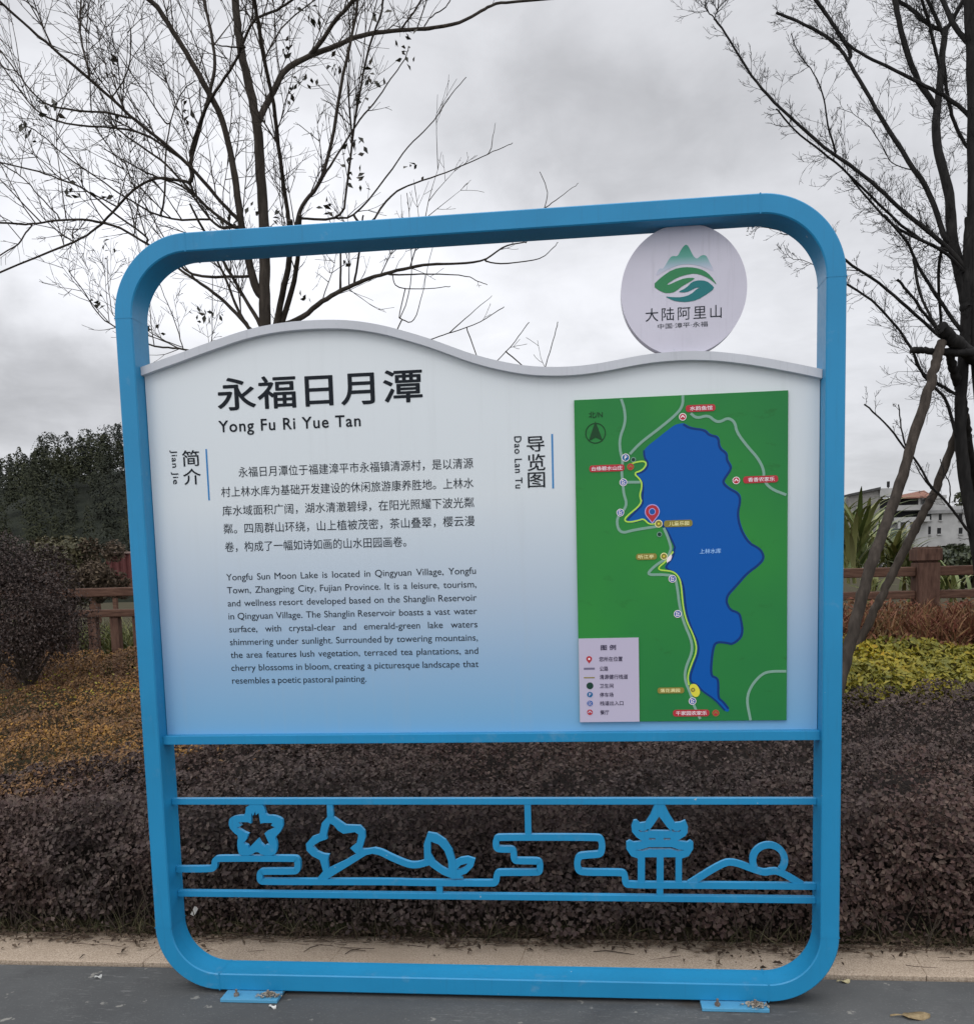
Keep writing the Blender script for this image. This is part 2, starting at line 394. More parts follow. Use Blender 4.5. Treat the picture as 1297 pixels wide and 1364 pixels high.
M.col(c); M.bump(g1, .35, .003); GRAN = M.m
mb = MB(); jx = brd(441, 1265, .3)[0]; step = .765
for k in range(-12, 13):
    xa, xb = jx + k * step + .001, jx + (k + 1) * step - .0015; y0a, y0b = ky(xa) + .016, ky(xb) + .016
    zt = .000 + random.uniform(-.0015, .0015); sk = .045
    n = len(mb.v)
    mb.v += [(xa, y0a, -.1), (xb, y0b, -.1), (xb + sk, y0b + .42, -.1), (xa + sk, y0a + .42, -.1), (xa, y0a, zt), (xb, y0b, zt), (xb + sk, y0b + .42, zt), (xa + sk, y0a + .42, zt)]
    mb.f += [tuple(n + i for i in q) for q in ((3, 2, 1, 0), (4, 5, 6, 7), (0, 1, 5, 4), (1, 2, 6, 5), (2, 3, 7, 6), (3, 0, 4, 7))]
mb.add([(-8, ky(-8) + .022, -.0035), (8, ky(8) + .022, -.0035), (8, ky(8) + .43, -.0035), (-8, ky(-8) + .43, -.0035)], [(0, 1, 2, 3)])
tag(mb.build('kerb', GRAN, bevel=.003), kind='structure')

# ------------------------------------------------------------------ the sign board
W, H, TH, DP = 2.5009, 2.75, .0641, .1213
sign = thing('information_sign', (0, 0, 0), 'tall blue framed information sign with a printed board and lake map on paving', 'sign')
def frame():
    prof = []; bv = .004
    for (u, yy) in ((0, 0), (TH, 0), (TH, DP), (0, DP)): pass
    prof = [(bv, 0), (TH - bv, 0), (TH, bv), (TH, DP - bv), (TH - bv, DP), (bv, DP), (0, DP - bv), (0, bv)]   # inward offset, depth
    path = []; Rt, Rb = .275, .24; n = 26
    for (cx, cz, a0, r) in ((W / 2 - Rt, H - Rt, 0, Rt), (-W / 2 + Rt, H - Rt, 90, Rt), (-W / 2 + Rb, Rb, 180, Rb), (W / 2 - Rb, Rb, 270, Rb)):
        for i in range(n + 1):
            th = R(a0 + 90 * i / n); path.append((cx + r * math.cos(th), cz + r * math.sin(th), -math.cos(th), -math.sin(th)))
    v = []; f = []; k = len(prof); m = len(path)
    for (x, z, nx_, nz_) in path:
        for (u, yy) in prof: v.append((x + nx_ * u, yy, z + nz_ * u))
    for i in range(m):
        for j in range(k):
            f.append((i * k + j, i * k + (j + 1) % k, ((i + 1) % m) * k + (j + 1) % k, ((i + 1) % m) * k + j))
    return mesh_obj('frame', v, f, BLUE, sign, smooth=True, sharp=30)
frame()
def seam(x, z, vert):
    p = [(-.0008, -.0008), (TH + .0008, -.0008), (TH + .0008, DP + .0008), (-.0008, DP + .0008)]; v = []
    for d in (-.0022, .0022):
        for u, yy in p: v.append((x + u if vert else x + d, yy, z + d if vert else z + u))
    mesh_obj('weld_seam', v, [(0, 1, 5, 4), (1, 2, 6, 5), (2, 3, 7, 6), (3, 0, 4, 7)], BLUE, sign)
for x, z, q in ((-W / 2, H - .275, 1), (W / 2 - TH, H - .275, 1), (-W / 2, .24, 1), (W / 2 - TH, .24, 1), (-W / 2 + .275, H - TH, 0), (W / 2 - .275, H - TH, 0), (-W / 2 + .24, 0, 0), (W / 2 - .24, 0, 0)): seam(x, z, q)
IX = W / 2 - TH                                                    # inner face of the posts
YP, YL = .065, .0640                                               # board front, lettering
cap_px = [(186, 489), (210, 480.5), (240, 470), (262, 461.5), (288, 452.5), (316, 442.5), (346, 434.5), (375, 429.5), (400, 427), (430, 425.6), (460, 425.8), (485, 428.5), (510, 433), (540, 441), (568.6, 449.5), (595, 459), (620, 468.5), (645, 476), (664, 480.5), (690, 485.5), (711, 488), (741, 488.8), (770, 487.5), (800, 483.5), (830, 477.5), (860, 471.8), (890, 468.5), (920, 467), (955, 468), (993, 472.3), (1030, 478.5), (1067, 485.5), (1096, 491.5)]
cap = [brd(x, y, .04) for x, y in cap_px]
cap[0] = (-IX + .001, cap[0][1]); cap[-1] = (IX - .001, cap[-1][1])
def resample(p, n):
    x = np.array([q[0] for q in p]); z = np.array([q[1] for q in p]); X = np.linspace(x[0], x[-1], n)
    Z = np.interp(X, x, z); k = np.hanning(9); k /= k.sum(); Zp = np.pad(Z, 4, mode='reflect', reflect_type='odd'); return list(zip(X, np.convolve(Zp, k, 'valid')))
cap = resample(cap, 140)
CT = .029
v = []; f = []; pr = [(.040, 0), (.105, 0), (.105, -CT), (.040, -CT)]
for x, z in cap: v += [(x, yy, z + dz) for yy, dz in pr]
for i in range(len(cap) - 1):
    for j in range(4): f.append((i * 4 + j, (i + 1) * 4 + j, (i + 1) * 4 + (j + 1) % 4, i * 4 + (j + 1) % 4))
f += [(0, 1, 2, 3), tuple((len(cap) - 1) * 4 + q for q in (3, 2, 1, 0))]
tag(mesh_obj('wave_cap', v, f, WHITE, sign, smooth=True, sharp=30), 'wavy pale grey capping along the top of the printed board')
rz1 = (brd(640, 977.5, .03)[1]); rz0 = (brd(640, 989.5, .03)[1])
lp = [(-IX + .002, rz1 - .01), (IX - .002, rz1 - .01)] + [(max(-IX + .002, min(IX - .002, x)), z - CT + .006) for x, z in cap[::-1]]
pv, pf = stand(fill([lp], .014), YP, .014)
panel = tag(mesh_obj('panel', pv, pf, BOARD, sign), 'printed board fading from white at the top to blue at the foot')
MB().box((-IX, .030, rz0), (IX, .100, rz1)).build('board_rail', BLUE, sign, bevel=.002)
# --- lettering on the board
def px_line(pts, Y=YL):
    q = [brd(x, y, Y) for x, y in pts]; return q
mb = MB()
a, b = brd(289, 525), brd(562.5, 513); zt = brd(425, 497)[1]; zb = brd(425, 541.5)[1]
t_box(mb, '永福日月潭', a[0], b[0], zb, zt, YL, .014, 1.03)
mb.build('title_lettering', INK, panel)
mb = MB(); a, b = brd(291.5, 575.5), brd(480.5, 567.6); em = (brd(300, 560)[1] - brd(300, 575.4)[1]) / .70
t_line(mb, 'Yong Fu Ri Yue Tan', a[0], b[0], (a[1] + b[1]) / 2, em, YL, .014, 1.12)
mb.build('subtitle_lettering', INK, panel)
mb = MB()                                                          # upright headings
for ch, q in (('简', (242.5, 265.5, 599.5, 621)), ('介', (244, 267.5, 624, 645.5)), ('导', (701.2, 725, 581, 601.5)), ('览', (702.2, 726, 604.5, 627)), ('图', (702.8, 725.8, 629, 649.5))):
    x0, x1 = brd(q[0], (q[2] + q[3]) / 2)[0], brd(q[1], (q[2] + q[3]) / 2)[0]; z1, z0 = brd((q[0] + q[1]) / 2, q[2])[1], brd((q[0] + q[1]) / 2, q[3])[1]
    t_box(mb, ch, x0, x1, z0, z1, YL, .007)
    if ch in '介图': mb.build('heading_lettering', INK, panel); mb = MB()
mb = MB()
for body, (x0, x1, y0, y1) in (('Jian Jie', (227, 237, 599.5, 645)), ('Dao Lan Tu', (685.3, 695, 581, 650.5))):
    v_, f_, ax, bx, ay, by = text(body, .012, 1.15); A = brd(x0, (y0 + y1) / 2)[0]; B = brd(x1, (y0 + y1) / 2)[0]; Zt = brd((x0 + x1) / 2, y0)[1]; Zb = brd((x0 + x1) / 2, y1)[1]
    mb.add([(A + (y - ay) / (by - ay) * (B - A), YL - z * 4e-5, Zt - (x - ax) / (bx - ax) * (Zt - Zb)) for x, y, z in v_], f_)
    mb.build('pinyin_lettering', INKG, panel); mb = MB()
BINK = flat_mat('blue_ink', (.03, .22, .52))
for p, q in (((274.5, 598), (278.5, 666.5)), ((735.2, 578), (736.6, 650.6))):
    mb = MB(); stroke(mb, [brd(*p), brd(*q)], .0058, YL); mb.build('heading_bar', BINK, panel)
cn = ['永福日月潭位于福建漳平市永福镇清源村，是以清源', '村上林水库为基础开发建设的休闲旅游康养胜地。上林水', '库水域面积广阔，湖水清澈碧绿，在阳光照耀下波光粼', '粼。四周群山环绕，山上植被茂密，茶山叠翠，樱云漫', '卷，构成了一幅如诗如画的山水田园画卷。']
cl = [(317.5, 628, 630, 617.6), (294.5, 655, 630.5, 643.6), (296, 679, 631.5, 670.5), (297.5, 703.5, 632, 694.5), (299.5, 729, 541, 721)]
mb = MB(); em = (brd(460, 616)[1] - brd(460, 629.6)[1]) / .90
for s_, (x0, y0, x1, y1) in zip(cn, cl):
    a, b = brd(x0, y0), brd(x1, y1); t_line(mb, s_, a[0], b[0], (a[1] + b[1]) / 2 - .38 * em, em, YL); mb.build('text_line', INKG, panel); mb = MB()
en = ['Yongfu Sun Moon Lake is located in Qingyuan Village, Yongfu', 'Town, Zhangping City, Fujian Province. It is a leisure, tourism,', 'and wellness resort developed based on the Shanglin Reservoir', 'in Qingyuan Village. The Shanglin Reservoir boasts a vast water', 'surface, with crystal-clear and emerald-green lake waters', 'shimmering under sunlight. Surrounded by towering mountains,', 'the area features lush vegetation, terraced tea plantations, and', 'cherry blossoms in bloom, creating a picturesque landscape that', 'resembles a poetic pastoral painting.']
mb = MB(); a, b = brd(302, 771.8), brd(633.8, 765.8); c_, d_ = brd(308.8, 911), brd(495.3, 908)
z0 = (a[1] + b[1]) / 2; z8 = (c_[1] + d_[1]) / 2; em = (brd(470, 760)[1] - brd(470, 769)[1]) / .71
X0 = (a[0] + c_[0]) / 2; X1 = b[0]
xs_ = (d_[0] - X0) / (text(en[8])[3] * em)
for i, s_ in enumerate(en):
    t_words(mb, s_, X0, X1, z0 + (z8 - z0) * i / 8, em, YL, xs_ * .99, gap=None if i < 8 else .29 * em); mb.build('text_line', INKG, panel); mb = MB()

# --- the map on its own plate
M6, M7, YM = (760, 510, 4.323), (760, 730, 4.323), .055
def mp(o, pts): return [brd(x, y, YM) for x, y in zm(o, pts)]
c4 = [brd(764.8, 533.2, YM), brd(1049.8, 519.2, YM), brd(1047.4, 960.2, YM), brd(771.6, 961.6, YM)]
mx0 = (c4[0][0] + c4[3][0]) / 2; mx1 = (c4[1][0] + c4[2][0]) / 2; mz1 = (c4[0][1] + c4[1][1]) / 2; mz0 = (c4[2][1] + c4[3][1]) / 2
M = Mat('map_green', (.05, .25, .08), .45, .25)
c = M.ramp(M.noise(1.6, 3), [(.35, lin(30, 104, 54, 1.4)), (.65, lin(38, 118, 50, 1.4))])
c = M.mix(M.ramp(M.noise(9, 5, .6, M.coord((1, 1, 2.2))), [(.63, (0, 0, 0)), (.75, (.5, .5, .5))]), c, lin(28, 80, 34, 1.4))
M.col(c)
plate = tag(MB().box((mx0, YM, mz0), (mx1, YP - .0006, mz1)).build('map_plate', M.m, sign, bevel=.001), 'green map plate with a blue lake, roads and a white legend')
K = 1.5
def fm(name, r, g, b): return flat_mat(name, lin(r, g, b, K), .42)
LAKE, DEEP, ROAD, TRAIL, RED, TAN, GOLD, LEG, PBLUE, NBLUE = fm('map_lake', 0, 72, 142), fm('map_lake_edge', 6, 42, 98), fm('map_road', 108, 140, 126), fm('map_trail', 152, 186, 72), fm('map_red', 152, 44, 52), fm('map_brown', 118, 108, 48), fm('map_yellow', 190, 182, 60), fm('map_legend', 160, 154, 172), fm('map_parking', 10, 84, 128), fm('map_gate', 22, 74, 138)
PALE = fm('map_pale_print', 208, 196, 200); DOT = fm('map_dark_dot', 24, 52, 44); CREAM = fm('map_cream_print', 214, 206, 150)
lakeA = [(640, 232), (600, 240), (560, 270), (510, 310), (415, 385), (418, 430), (440, 455), (432, 490), (400, 515), (360, 520), (405, 560), (412, 610), (405, 660), (412, 695), (360, 745), (312, 792), (345, 800), (390, 790), (420, 780), (450, 815), (490, 800), (540, 830), (570, 890), (595, 945)]
lakeB = [(590, 0), (585, 50), (540, 105), (545, 120), (600, 145), (640, 200), (650, 300), (660, 380), (690, 470), (725, 540), (730, 600), (700, 680), (680, 740), (685, 775), (720, 785), (750, 825), (820, 870), (880, 935), (905, 945), (915, 930), (880, 885), (855, 870), (857, 770), (845, 750), (810, 740), (825, 570), (850, 545), (905, 550), (940, 560), (1000, 505), (985, 400), (970, 375), (920, 360), (895, 290), (960, 220), (1020, 150), (1090, 100), (1120, 60), (1105, 20), (1080, 0)]
lakeC = [(1030, 915), (985, 840), (965, 750), (985, 670), (970, 630), (920, 605), (880, 570), (895, 540), (930, 490), (925, 470), (905, 440), (905, 400), (860, 370), (858, 305), (800, 295), (780, 265), (690, 255), (655, 232)]
LK = chaikin(mp(M6, lakeA) + mp(M7, lakeB) + mp(M6, lakeC), 2, True)
mesh_obj('lake', *stand(fill([LK]), YM - .0005), LAKE, plate)
mb = MB(); edge = mp(M7, [(x - 7, y - 4) for x, y in lakeB[19:]]) + mp(M6, [(x - 7, y + 6) for x, y in lakeC]); stroke(mb, chaikin(edge, 2), .0075, YM - .0008)
edge2 = mp(M6, [(x + 6, y + 3) for x, y in lakeA[4:]]) + mp(M7, [(x + 7, y) for x, y in lakeB[:18]]); stroke(mb, chaikin(edge2, 2), .006, YM - .0008)
mb.build('lake_edge', DEEP, plate)
mb = MB()
for segs in ([(M6, [(290, 92), (310, 150), (315, 230), (280, 320), (285, 400), (300, 440), (292, 510), (300, 580), (305, 640), (322, 690), (310, 730), (265, 775), (270, 840), (300, 865), (350, 850), (440, 835), (510, 825)])],
             [(M6, [(645, 72), (645, 130), (610, 180), (500, 270), (400, 345), (340, 410)])],
             [(M6, [(690, 175), (725, 205), (790, 185), (830, 220), (860, 225), (905, 200), (945, 225), (955, 285), (1020, 370), (1075, 430), (1112, 500), (1110, 560), (1150, 610), (1240, 645)])],
             [(M6, [(320, 572), (400, 572)])],
             [(M6, [(535, 835), (560, 890), (578, 950)]), (M7, [(572, 20), (555, 60), (500, 90), (445, 140), (455, 155), (520, 152), (600, 160), (615, 240), (625, 330), (650, 430), (695, 530), (700, 600), (660, 690), (655, 760), (690, 840), (705, 900), (745, 985)])],
             [(M7, [(1035, 993), (1010, 870), (1040, 790), (1100, 725), (1150, 710), (1240, 710)])]):
    p = []
    for o, q in segs: p += mp(o, q)
    mb = MB(); stroke(mb, chaikin(p, 2), .0092, YM - .0011); mb.build('road_print', ROAD, plate)
mb = MB()
for o, q in ((M6, [(350, 465), (380, 455), (425, 450), (437, 470), (410, 505), (360, 520), (405, 560), (410, 600), (395, 650), (412, 695), (312, 775), (312, 798), (345, 802), (390, 792), (420, 782), (450, 815), (490, 810)]),
             (M7, [(590, 20), (545, 80), (505, 110), (510, 128), (580, 132), (615, 155), (635, 200), (645, 330), (665, 420), (710, 510), (728, 590), (690, 680), (672, 740), (680, 790)])):
    mb = MB(); stroke(mb, chaikin(mp(o, q), 2), .0052, YM - .0014); mb.build('trail_print', TRAIL, plate)
def pill(q, h, mat, body, tmat, frac=(.14, .9)):
    (x0, y0), (x1, y1) = q; a, b = brd(x0, y0, YM), brd(x1, y1, YM); zc = (a[1] + b[1]) / 2; hh = h / F * 3.05 / 2 * 1.0; r = hh * .8
    lp = [(a[0] + r * (1 - math.sin(t)) if t < 9 else 0, 0) for t in ()]
    lp = []
    for cx_, cz_, a0 in ((b[0] - r, zc + hh - r, 0), (a[0] + r, zc + hh - r, 90), (a[0] + r, zc - hh + r, 180), (b[0] - r, zc - hh + r, 270)):
        lp += [(cx_ + r * math.cos(R(a0 + 15 * i)), cz_ + r * math.sin(R(a0 + 15 * i))) for i in range(7)]
    lb = mesh_obj('place_label', *stand(fill([lp]), YM - .0018), mat, plate)
    wd = b[0] - a[0]; m_ = MB(); t_box(m_, body, a[0] + wd * frac[0], a[0] + wd * frac[1], zc - hh * .62, zc + hh * .62, YM - .0022, .01); m_.build('label_lettering', tmat, plate)
pill(((913, 545.2), (952.5, 542)), 9.0, RED, '水韵鱼馆', PALE)
pill(((784.8, 625.5), (831.5, 622)), 9.0, RED, '台缘碧水山庄', PALE, (.06, .94))
pill(((989.5, 640), (1036, 637)), 9.2, RED, '香香农家乐', PALE)
pill(((884, 698), (922, 696.5)), 9.0, TAN, '儿童乐园', CREAM, (.18, .88))
pill(((847, 742), (874.5, 741)), 8.4, TAN, '听江亭', CREAM, (.1, .86))
pill(((875.5, 920), (911, 919.5)), 8.2, TAN, '落花满园', CREAM, (.1, .84))
pill(((896, 950.2), (944.5, 949.6)), 9.4, RED, '千家园农家乐', PALE, (.08, .93))
def icon(px, py, r, mat, glyph, rim=PALE):
    x, z = brd(px, py, YM); s = 3.05 / F; mesh_obj('map_icon_rim', *stand(fill([disc2(x, z, (r + .9) * s)]), YM - .0017), rim, plate).name = 'icon_rim'
    mesh_obj('map_icon', *stand(fill([disc2(x, z, r * s)]), YM - .0020), mat, plate)
    m_ = MB(); q = r * s * .62; Y = YM - .0023
    if glyph == 'P': t_box(m_, 'P', x - q * .55, x + q * .65, z - q, z + q, Y, .03)
    elif glyph == 'gate':
        stroke(m_, [(x + q * .3, z + q * .9), (x - q * .7, z + q * .9), (x - q * .7, z - q * .9), (x + q * .6, z - q * .9), (x + q * .6, z - q * .3)], q * .34, Y); stroke(m_, [(x - q * .2, z - q * .2), (x + q * .9, z + q * .5)], q * .4, Y)
    elif glyph == 'roof': stroke(m_, [(x - q, z - q * .4), (x, z + q * .7), (x + q, z - q * .4)], q * .55, Y)
    elif glyph == 'dot': m_.add(*stand(fill([disc2(x, z, q * .55)]), Y))
    if m_.v: m_.build('icon_glyph', rim if glyph != 'dot' else GOLD, plate)
icon(833, 609.5, 4.4, PBLUE, 'P'); icon(843.3, 612.3, 2.5, DOT, '', ROAD); icon(839.5, 621.8, 4.0, RED, 'roof', TAN)
icon(830, 642.5, 4.2, NBLUE, 'gate'); icon(826, 682.8, 4.2, NBLUE, 'gate'); icon(909, 555.2, 4.0, RED, 'roof'); icon(980.2, 640, 4.0, RED, 'roof')
icon(877, 697.6, 4.2, TAN, 'dot', CREAM); icon(878, 711.8, 2.6, DOT, '', ROAD); icon(884, 741, 3.8, TAN, 'dot', CREAM); icon(895.3, 771, 4.3, NBLUE, 'gate'); icon(902.3, 817.8, 4.3, NBLUE, 'gate'); icon(922, 934, 4.2, NBLUE, 'gate'); icon(953, 949.8, 4.0, RED, 'roof', TAN)
mesh_obj('flower_field', *stand(fill([chaikin(mp(M7, [(680, 788), (715, 780), (735, 800), (746, 830), (735, 855), (712, 860), (692, 840)]), 2, True)]), YM - .00155), GOLD, plate)
icon(922.6, 919, 3.0, TAN, 'dot', GOLD)
mesh_obj('pier_print', *stand(fill([mp(M7, [(553, 60), (578, 35), (582, 50), (575, 70), (552, 86)])]), YM - .00155), PALE, plate)
def pin(px, py, s, mat, rim, hole):
    x, z = brd(px, py, YM)
    def shape(k):
        p = [(x + k * math.cos(R(t)), z + k * math.sin(R(t))) for t in range(-35, 216, 10)]; return p + [(x, z - k * 1.62)]
    mesh_obj('pin_rim', *stand(fill([shape(s * 1.14)]), YM - .0026), rim, plate); mesh_obj('location_pin', *stand(fill([shape(s)]), YM - .0029), mat, plate)
    mesh_obj('pin_rim', *stand(fill([disc2(x, z, s * .52)]), YM - .0032), rim, plate); mesh_obj('pin_eye', *stand(fill([disc2(x, z, s * .42)]), YM - .0035), hole, plate)
pin(868.4, 681.6, .0225, RED, fm('map_lilac', 150, 140, 190), NBLUE)
mb = MB(); a, b = brd(931.5, 734.5, YM), brd(960, 733, YM); hh = .0085
t_box(mb, '上林水库', a[0], b[0], a[1] - hh, a[1] + hh, YM - .001, .01); mb.build('lake_lettering', fm('map_lake_print', 130, 170, 215), plate)
mb = MB(); x, z = brd(793, 577, YM); rr = .0335; GREENK = fm('map_compass', 20, 56, 30)
stroke(mb, disc2(x, z, rr, 40), .0034, YM - .0011, closed=True)
mb.add(*stand(fill([[(x, z + rr * 1.22), (x + rr * .72, z - rr * .78), (x, z - rr * .42), (x - rr * .72, z - rr * .78)]]), YM - .0015))
a, b = brd(784, 553, YM), brd(802.5, 551.5, YM); t_box(mb, '北/N', a[0], b[0], (a[1] + b[1]) / 2 - .011, (a[1] + b[1]) / 2 + .011, YM - .0011, .01)
mb.build('compass', GREENK, plate)
# legend
L6 = (766, 845, 11.367)
def lg(x, y): return brd(L6[0] + x / L6[2], L6[1] + y / L6[2], YM)
la, lb_, lc, ld = lg(45, 68), lg(955, 45), lg(975, 1315), lg(70, 1325)
legend = tag(MB().box((mx0 + .0006, YM - .004, mz0 + .0006), ((lb_[0] + lc[0]) / 2, YM - .0004, (la[1] + lb_[1]) / 2)).build('legend_plate', LEG, plate), 'white legend box in the lower left corner of the map')
YG = YM - .0046; mb = MB(); LINK = fm('legend_ink', 44, 38, 62)
for body, x0, x1, yc, hh, bo in (('图 例', 385, 615, 200, 40, .02), ('您所在位置', 360, 715, 375, 36, .01), ('公路', 368, 497, 520, 36, .01), ('清源健行栈道', 368, 795, 645, 36, .01), ('卫生间', 368, 578, 780, 34, .01), ('停车场', 370, 578, 915, 34, .01), ('栈道出入口', 372, 728, 1043, 34, .01), ('餐厅', 378, 510, 1180, 34, .01)):
    a = lg(x0, yc); b = lg(x1, yc); q = lg(x0, yc - hh)[1] - a[1]; t_box(mb, body, a[0], b[0], a[1] - q, a[1] + q, YG, bo); mb.build('legend_lettering', LINK, plate); mb = MB()
mb = MB(); stroke(mb, [lg(130, 520), lg(295, 518)], .0072, YG); mb.build('legend_road', fm('legend_grey', 96, 92, 112), plate)
mb = MB(); stroke(mb, [lg(130, 656), lg(295, 655)], .0042, YG); mb.build('legend_trail', TAN, plate)
_YM = YM; YM = YG + .0016
for y, mat, g in ((780, DOT, ''), (912, PBLUE, 'P'), (1045, NBLUE, 'gate'), (1180, RED, 'roof')):
    icon(L6[0] + 222 / L6[2], L6[1] + y / L6[2], 3.9, mat, g, LEG if g else DOT)
YM = YG + .0026; pin(L6[0] + 210 / L6[2], L6[1] + 372 / L6[2], .0088, RED, RED, PALE); YM = _YM

# --- the round emblem plate that stands on the cap under the top bar
L8, YD = (820, 280, 6.82), .068
def lgo(pts): return [brd(x, y, YD) for x, y in zm(L8, pts)]
cxz = brd(910.3, 382.5, YD); rx = (brd(994.3, 382.5, YD)[0] - brd(826.2, 382.5, YD)[0]) / 2
ztop = H - TH - .0006; 
zbot = np.interp(cxz[0], [q[0] for q in cap], [q[1] for q in cap])
cz_ = (ztop + zbot) / 2; rz_ = rx * 1.03
lp = []
for i in range(96):
    t = 2 * math.pi * i / 96; xx = cxz[0] + rx * math.cos(t); zz = cz_ + rz_ * math.sin(t)
    zz = min(ztop, zz); zz = max(zz, np.interp(xx, [q[0] for q in cap], [q[1] for q in cap]) + .0006 if abs(xx - cxz[0]) < rx * .45 else zz); lp.append((xx, zz))
LOGO = paint_mat('emblem_white', (.66, .64, .73))
dv, df = stand(fill([lp], .022), YD, .022)
disc = tag(mesh_obj('round_plate', dv, df, LOGO, sign), 'round white emblem plate with green mountains over an eye of two leaves')
YE = YD - .0008
M = Mat('emblem_hills', (.1, .4, .3), .45); sx = M.n('ShaderNodeSeparateXYZ'); M.l(M.coord(), sx.inputs[0]); mr = M.n('ShaderNodeMapRange'); M.l(sx.outputs[2], mr.inputs[0])
mr.inputs[1].default_value = lgo([(0, 590)])[0][1]; mr.inputs[2].default_value = lgo([(640, 330)])[0][1]
M.col(M.ramp(mr.outputs[0], [(0, (.55, .55, .66)), (.25, (.36, .48, .56)), (.6, (.10, .36, .29)), (1, (.04, .30, .20))]))
hl = [(365, 600), (370, 565), (400, 525), (425, 535), (450, 500), (490, 430), (520, 412), (560, 420), (590, 360), (620, 320), (640, 310), (660, 325), (690, 390), (715, 430), (740, 440), (770, 412), (800, 405), (825, 415), (850, 470), (885, 530), (888, 560), (800, 515), (700, 490), (600, 490), (520, 515), (440, 555)]
mesh_obj('emblem_mountain', *stand(fill([chaikin(lgo(hl), 2, True)]), YE), M.m, disc)
EG = flat_mat('emblem_green', (.045, .24, .10)); ET = flat_mat('emblem_teal', (.025, .19, .20))
up = [(330, 685), (420, 600), (520, 535), (620, 515), (720, 520), (800, 545), (860, 590), (925, 685), (870, 635), (800, 595), (720, 572), (640, 585), (560, 610), (460, 672), (480, 678), (560, 640), (630, 615), (725, 612), (690, 640), (600, 690), (540, 740), (480, 755), (420, 745)]
lo = [(440, 780), (520, 790), (600, 790), (680, 765), (740, 710), (770, 705), (730, 700), (670, 735), (620, 748), (560, 742), (640, 705), (690, 650), (750, 635), (820, 640), (870, 675), (898, 710), (830, 760), (740, 815), (640, 835), (560, 828), (520, 820)]
mesh_obj('emblem_leaf', *stand(fill([chaikin(lgo(up), 1, True)]), YE - .0004), EG, disc); mesh_obj('emblem_leaf', *stand(fill([chaikin(lgo(lo), 1, True)]), YE - .0004), ET, disc)
mb = MB(); a, b = lgo([(268, 940)])[0], lgo([(960, 930)])[0]; q = (lgo([(600, 875)])[0][1] - lgo([(600, 995)])[0][1]) / 2; zc = lgo([(610, 935)])[0][1]
t_box(mb, '大陆阿里山', a[0], b[0], zc - q, zc + q, YE, 0, 1.25)
a, b = lgo([(380, 1045)])[0], lgo([(835, 1040)])[0]; q = lgo([(600, 1020)])[0][1] - lgo([(600, 1045)])[0][1]; zc = lgo([(610, 1043)])[0][1]
t_box(mb, '中国·漳平·永福', a[0], b[0], zc - q * .95, zc + q * .95, YE); mb.build('emblem_lettering', INKG, disc)

# --- openwork under the board
YO, OT = .066, .020
def od(o, pts): return [brd(x, y, YO) for x, y in zm(o, pts)]
SW = .0232
def rail(y0, y1, z):
    zc = (brd(238, y0, YO)[1] + brd(1082, y1, YO)[1]) / 2
    MB().box((-IX + .0005, YO, zc - SW / 2), (IX - .0005, YO + OT + .004, zc + SW / 2)).build('cross_rail', BLUE, sign, bevel=.0015); return zc
zr1 = rail(1068.6, 1067.7, 0); zr0 = rail(1191.5, 1199.3, 0)
O5, O6, O7, O8 = (230, 980, 4.323), (270, 1060, 5.188), (500, 1060, 3.706), (820, 1060, 4.632)
mb = MB()
p = od(O5, [(60, 772), (205, 772), (240, 765), (240, 715), (275, 710), (690, 710), (718, 714), (718, 780), (690, 785), (520, 785), (500, 790), (500, 840), (530, 845), (1297, 845)]) + od(O7, [(160, 432), (560, 435), (597, 434), (597, 384), (630, 382), (790, 382), (812, 378), (812, 330), (790, 325), (712, 325), (682, 322), (682, 268), (650, 267), (618, 267), (594, 262), (594, 212), (620, 208), (1080, 208), (1118, 214), (1118, 288), (1085, 294), (1045, 296), (996, 302), (996, 374), (1040, 382), (1195, 382), (1232, 386), (1232, 440), (1265, 442)]) + od(O8, [(130, 555), (400, 556), (1228, 563)])
p[0] = (-IX + .0008, p[0][1]); p[-1] = (IX - .0008, p[-1][1])
stroke(mb, chaikin(p, 3), SW, YO, OT); tag(mb.build('cloud_line', BLUE, sign), 'flat blue scroll line like a drifting cloud')
for i, (o, x, za, zb, lo_) in enumerate(((O5, 905, 400, 470, 0), (O7, 752, 40, 200, 0), (O7, 315, 445, 490, 1), (O8, 273, 565, 625, 1))):
    X = od(o, [(x, (za + zb) / 2)])[0][0]; z1_, z0_ = od(o, [(x, za)])[0][1], od(o, [(x, zb)])[0][1]
    if lo_: z0_ = zr0 + SW / 2 - .001
    else: z1_ = zr1 - SW / 2 + .001
    MB().box((X - SW / 2, YO + .001, z0_), (X + SW / 2, YO + OT - .001, z1_)).build('stem', BLUE, sign)
def plate_part(name, loops, dy, lab):
    v_, f_ = stand(fill(loops, (OT - 2 * dy) / 2), YO + dy, (OT - 2 * dy) / 2); return tag(mesh_obj(name, v_, f_, BLUE, sign), lab)
fo = [(300, 62), (290, 140), (250, 137), (195, 150), (178, 170), (180, 220), (215, 260), (245, 280), (235, 330), (245, 400), (262, 415), (330, 415), (372, 385), (410, 415), (490, 415), (510, 390), (513, 330), (495, 290), (530, 260), (552, 220), (553, 185), (545, 160), (490, 138), (435, 140), (425, 85), (415, 62)]
fi = [(335, 122), (347, 140), (362, 108), (366, 138), (385, 120), (397, 195), (420, 190), (480, 190), (470, 208), (500, 222), (440, 250), (425, 262), (462, 345), (435, 340), (430, 358), (400, 330), (381, 297), (350, 330), (315, 365), (310, 345), (280, 330), (300, 305), (315, 265), (290, 255), (235, 222), (265, 210), (245, 185), (310, 185), (332, 195)]
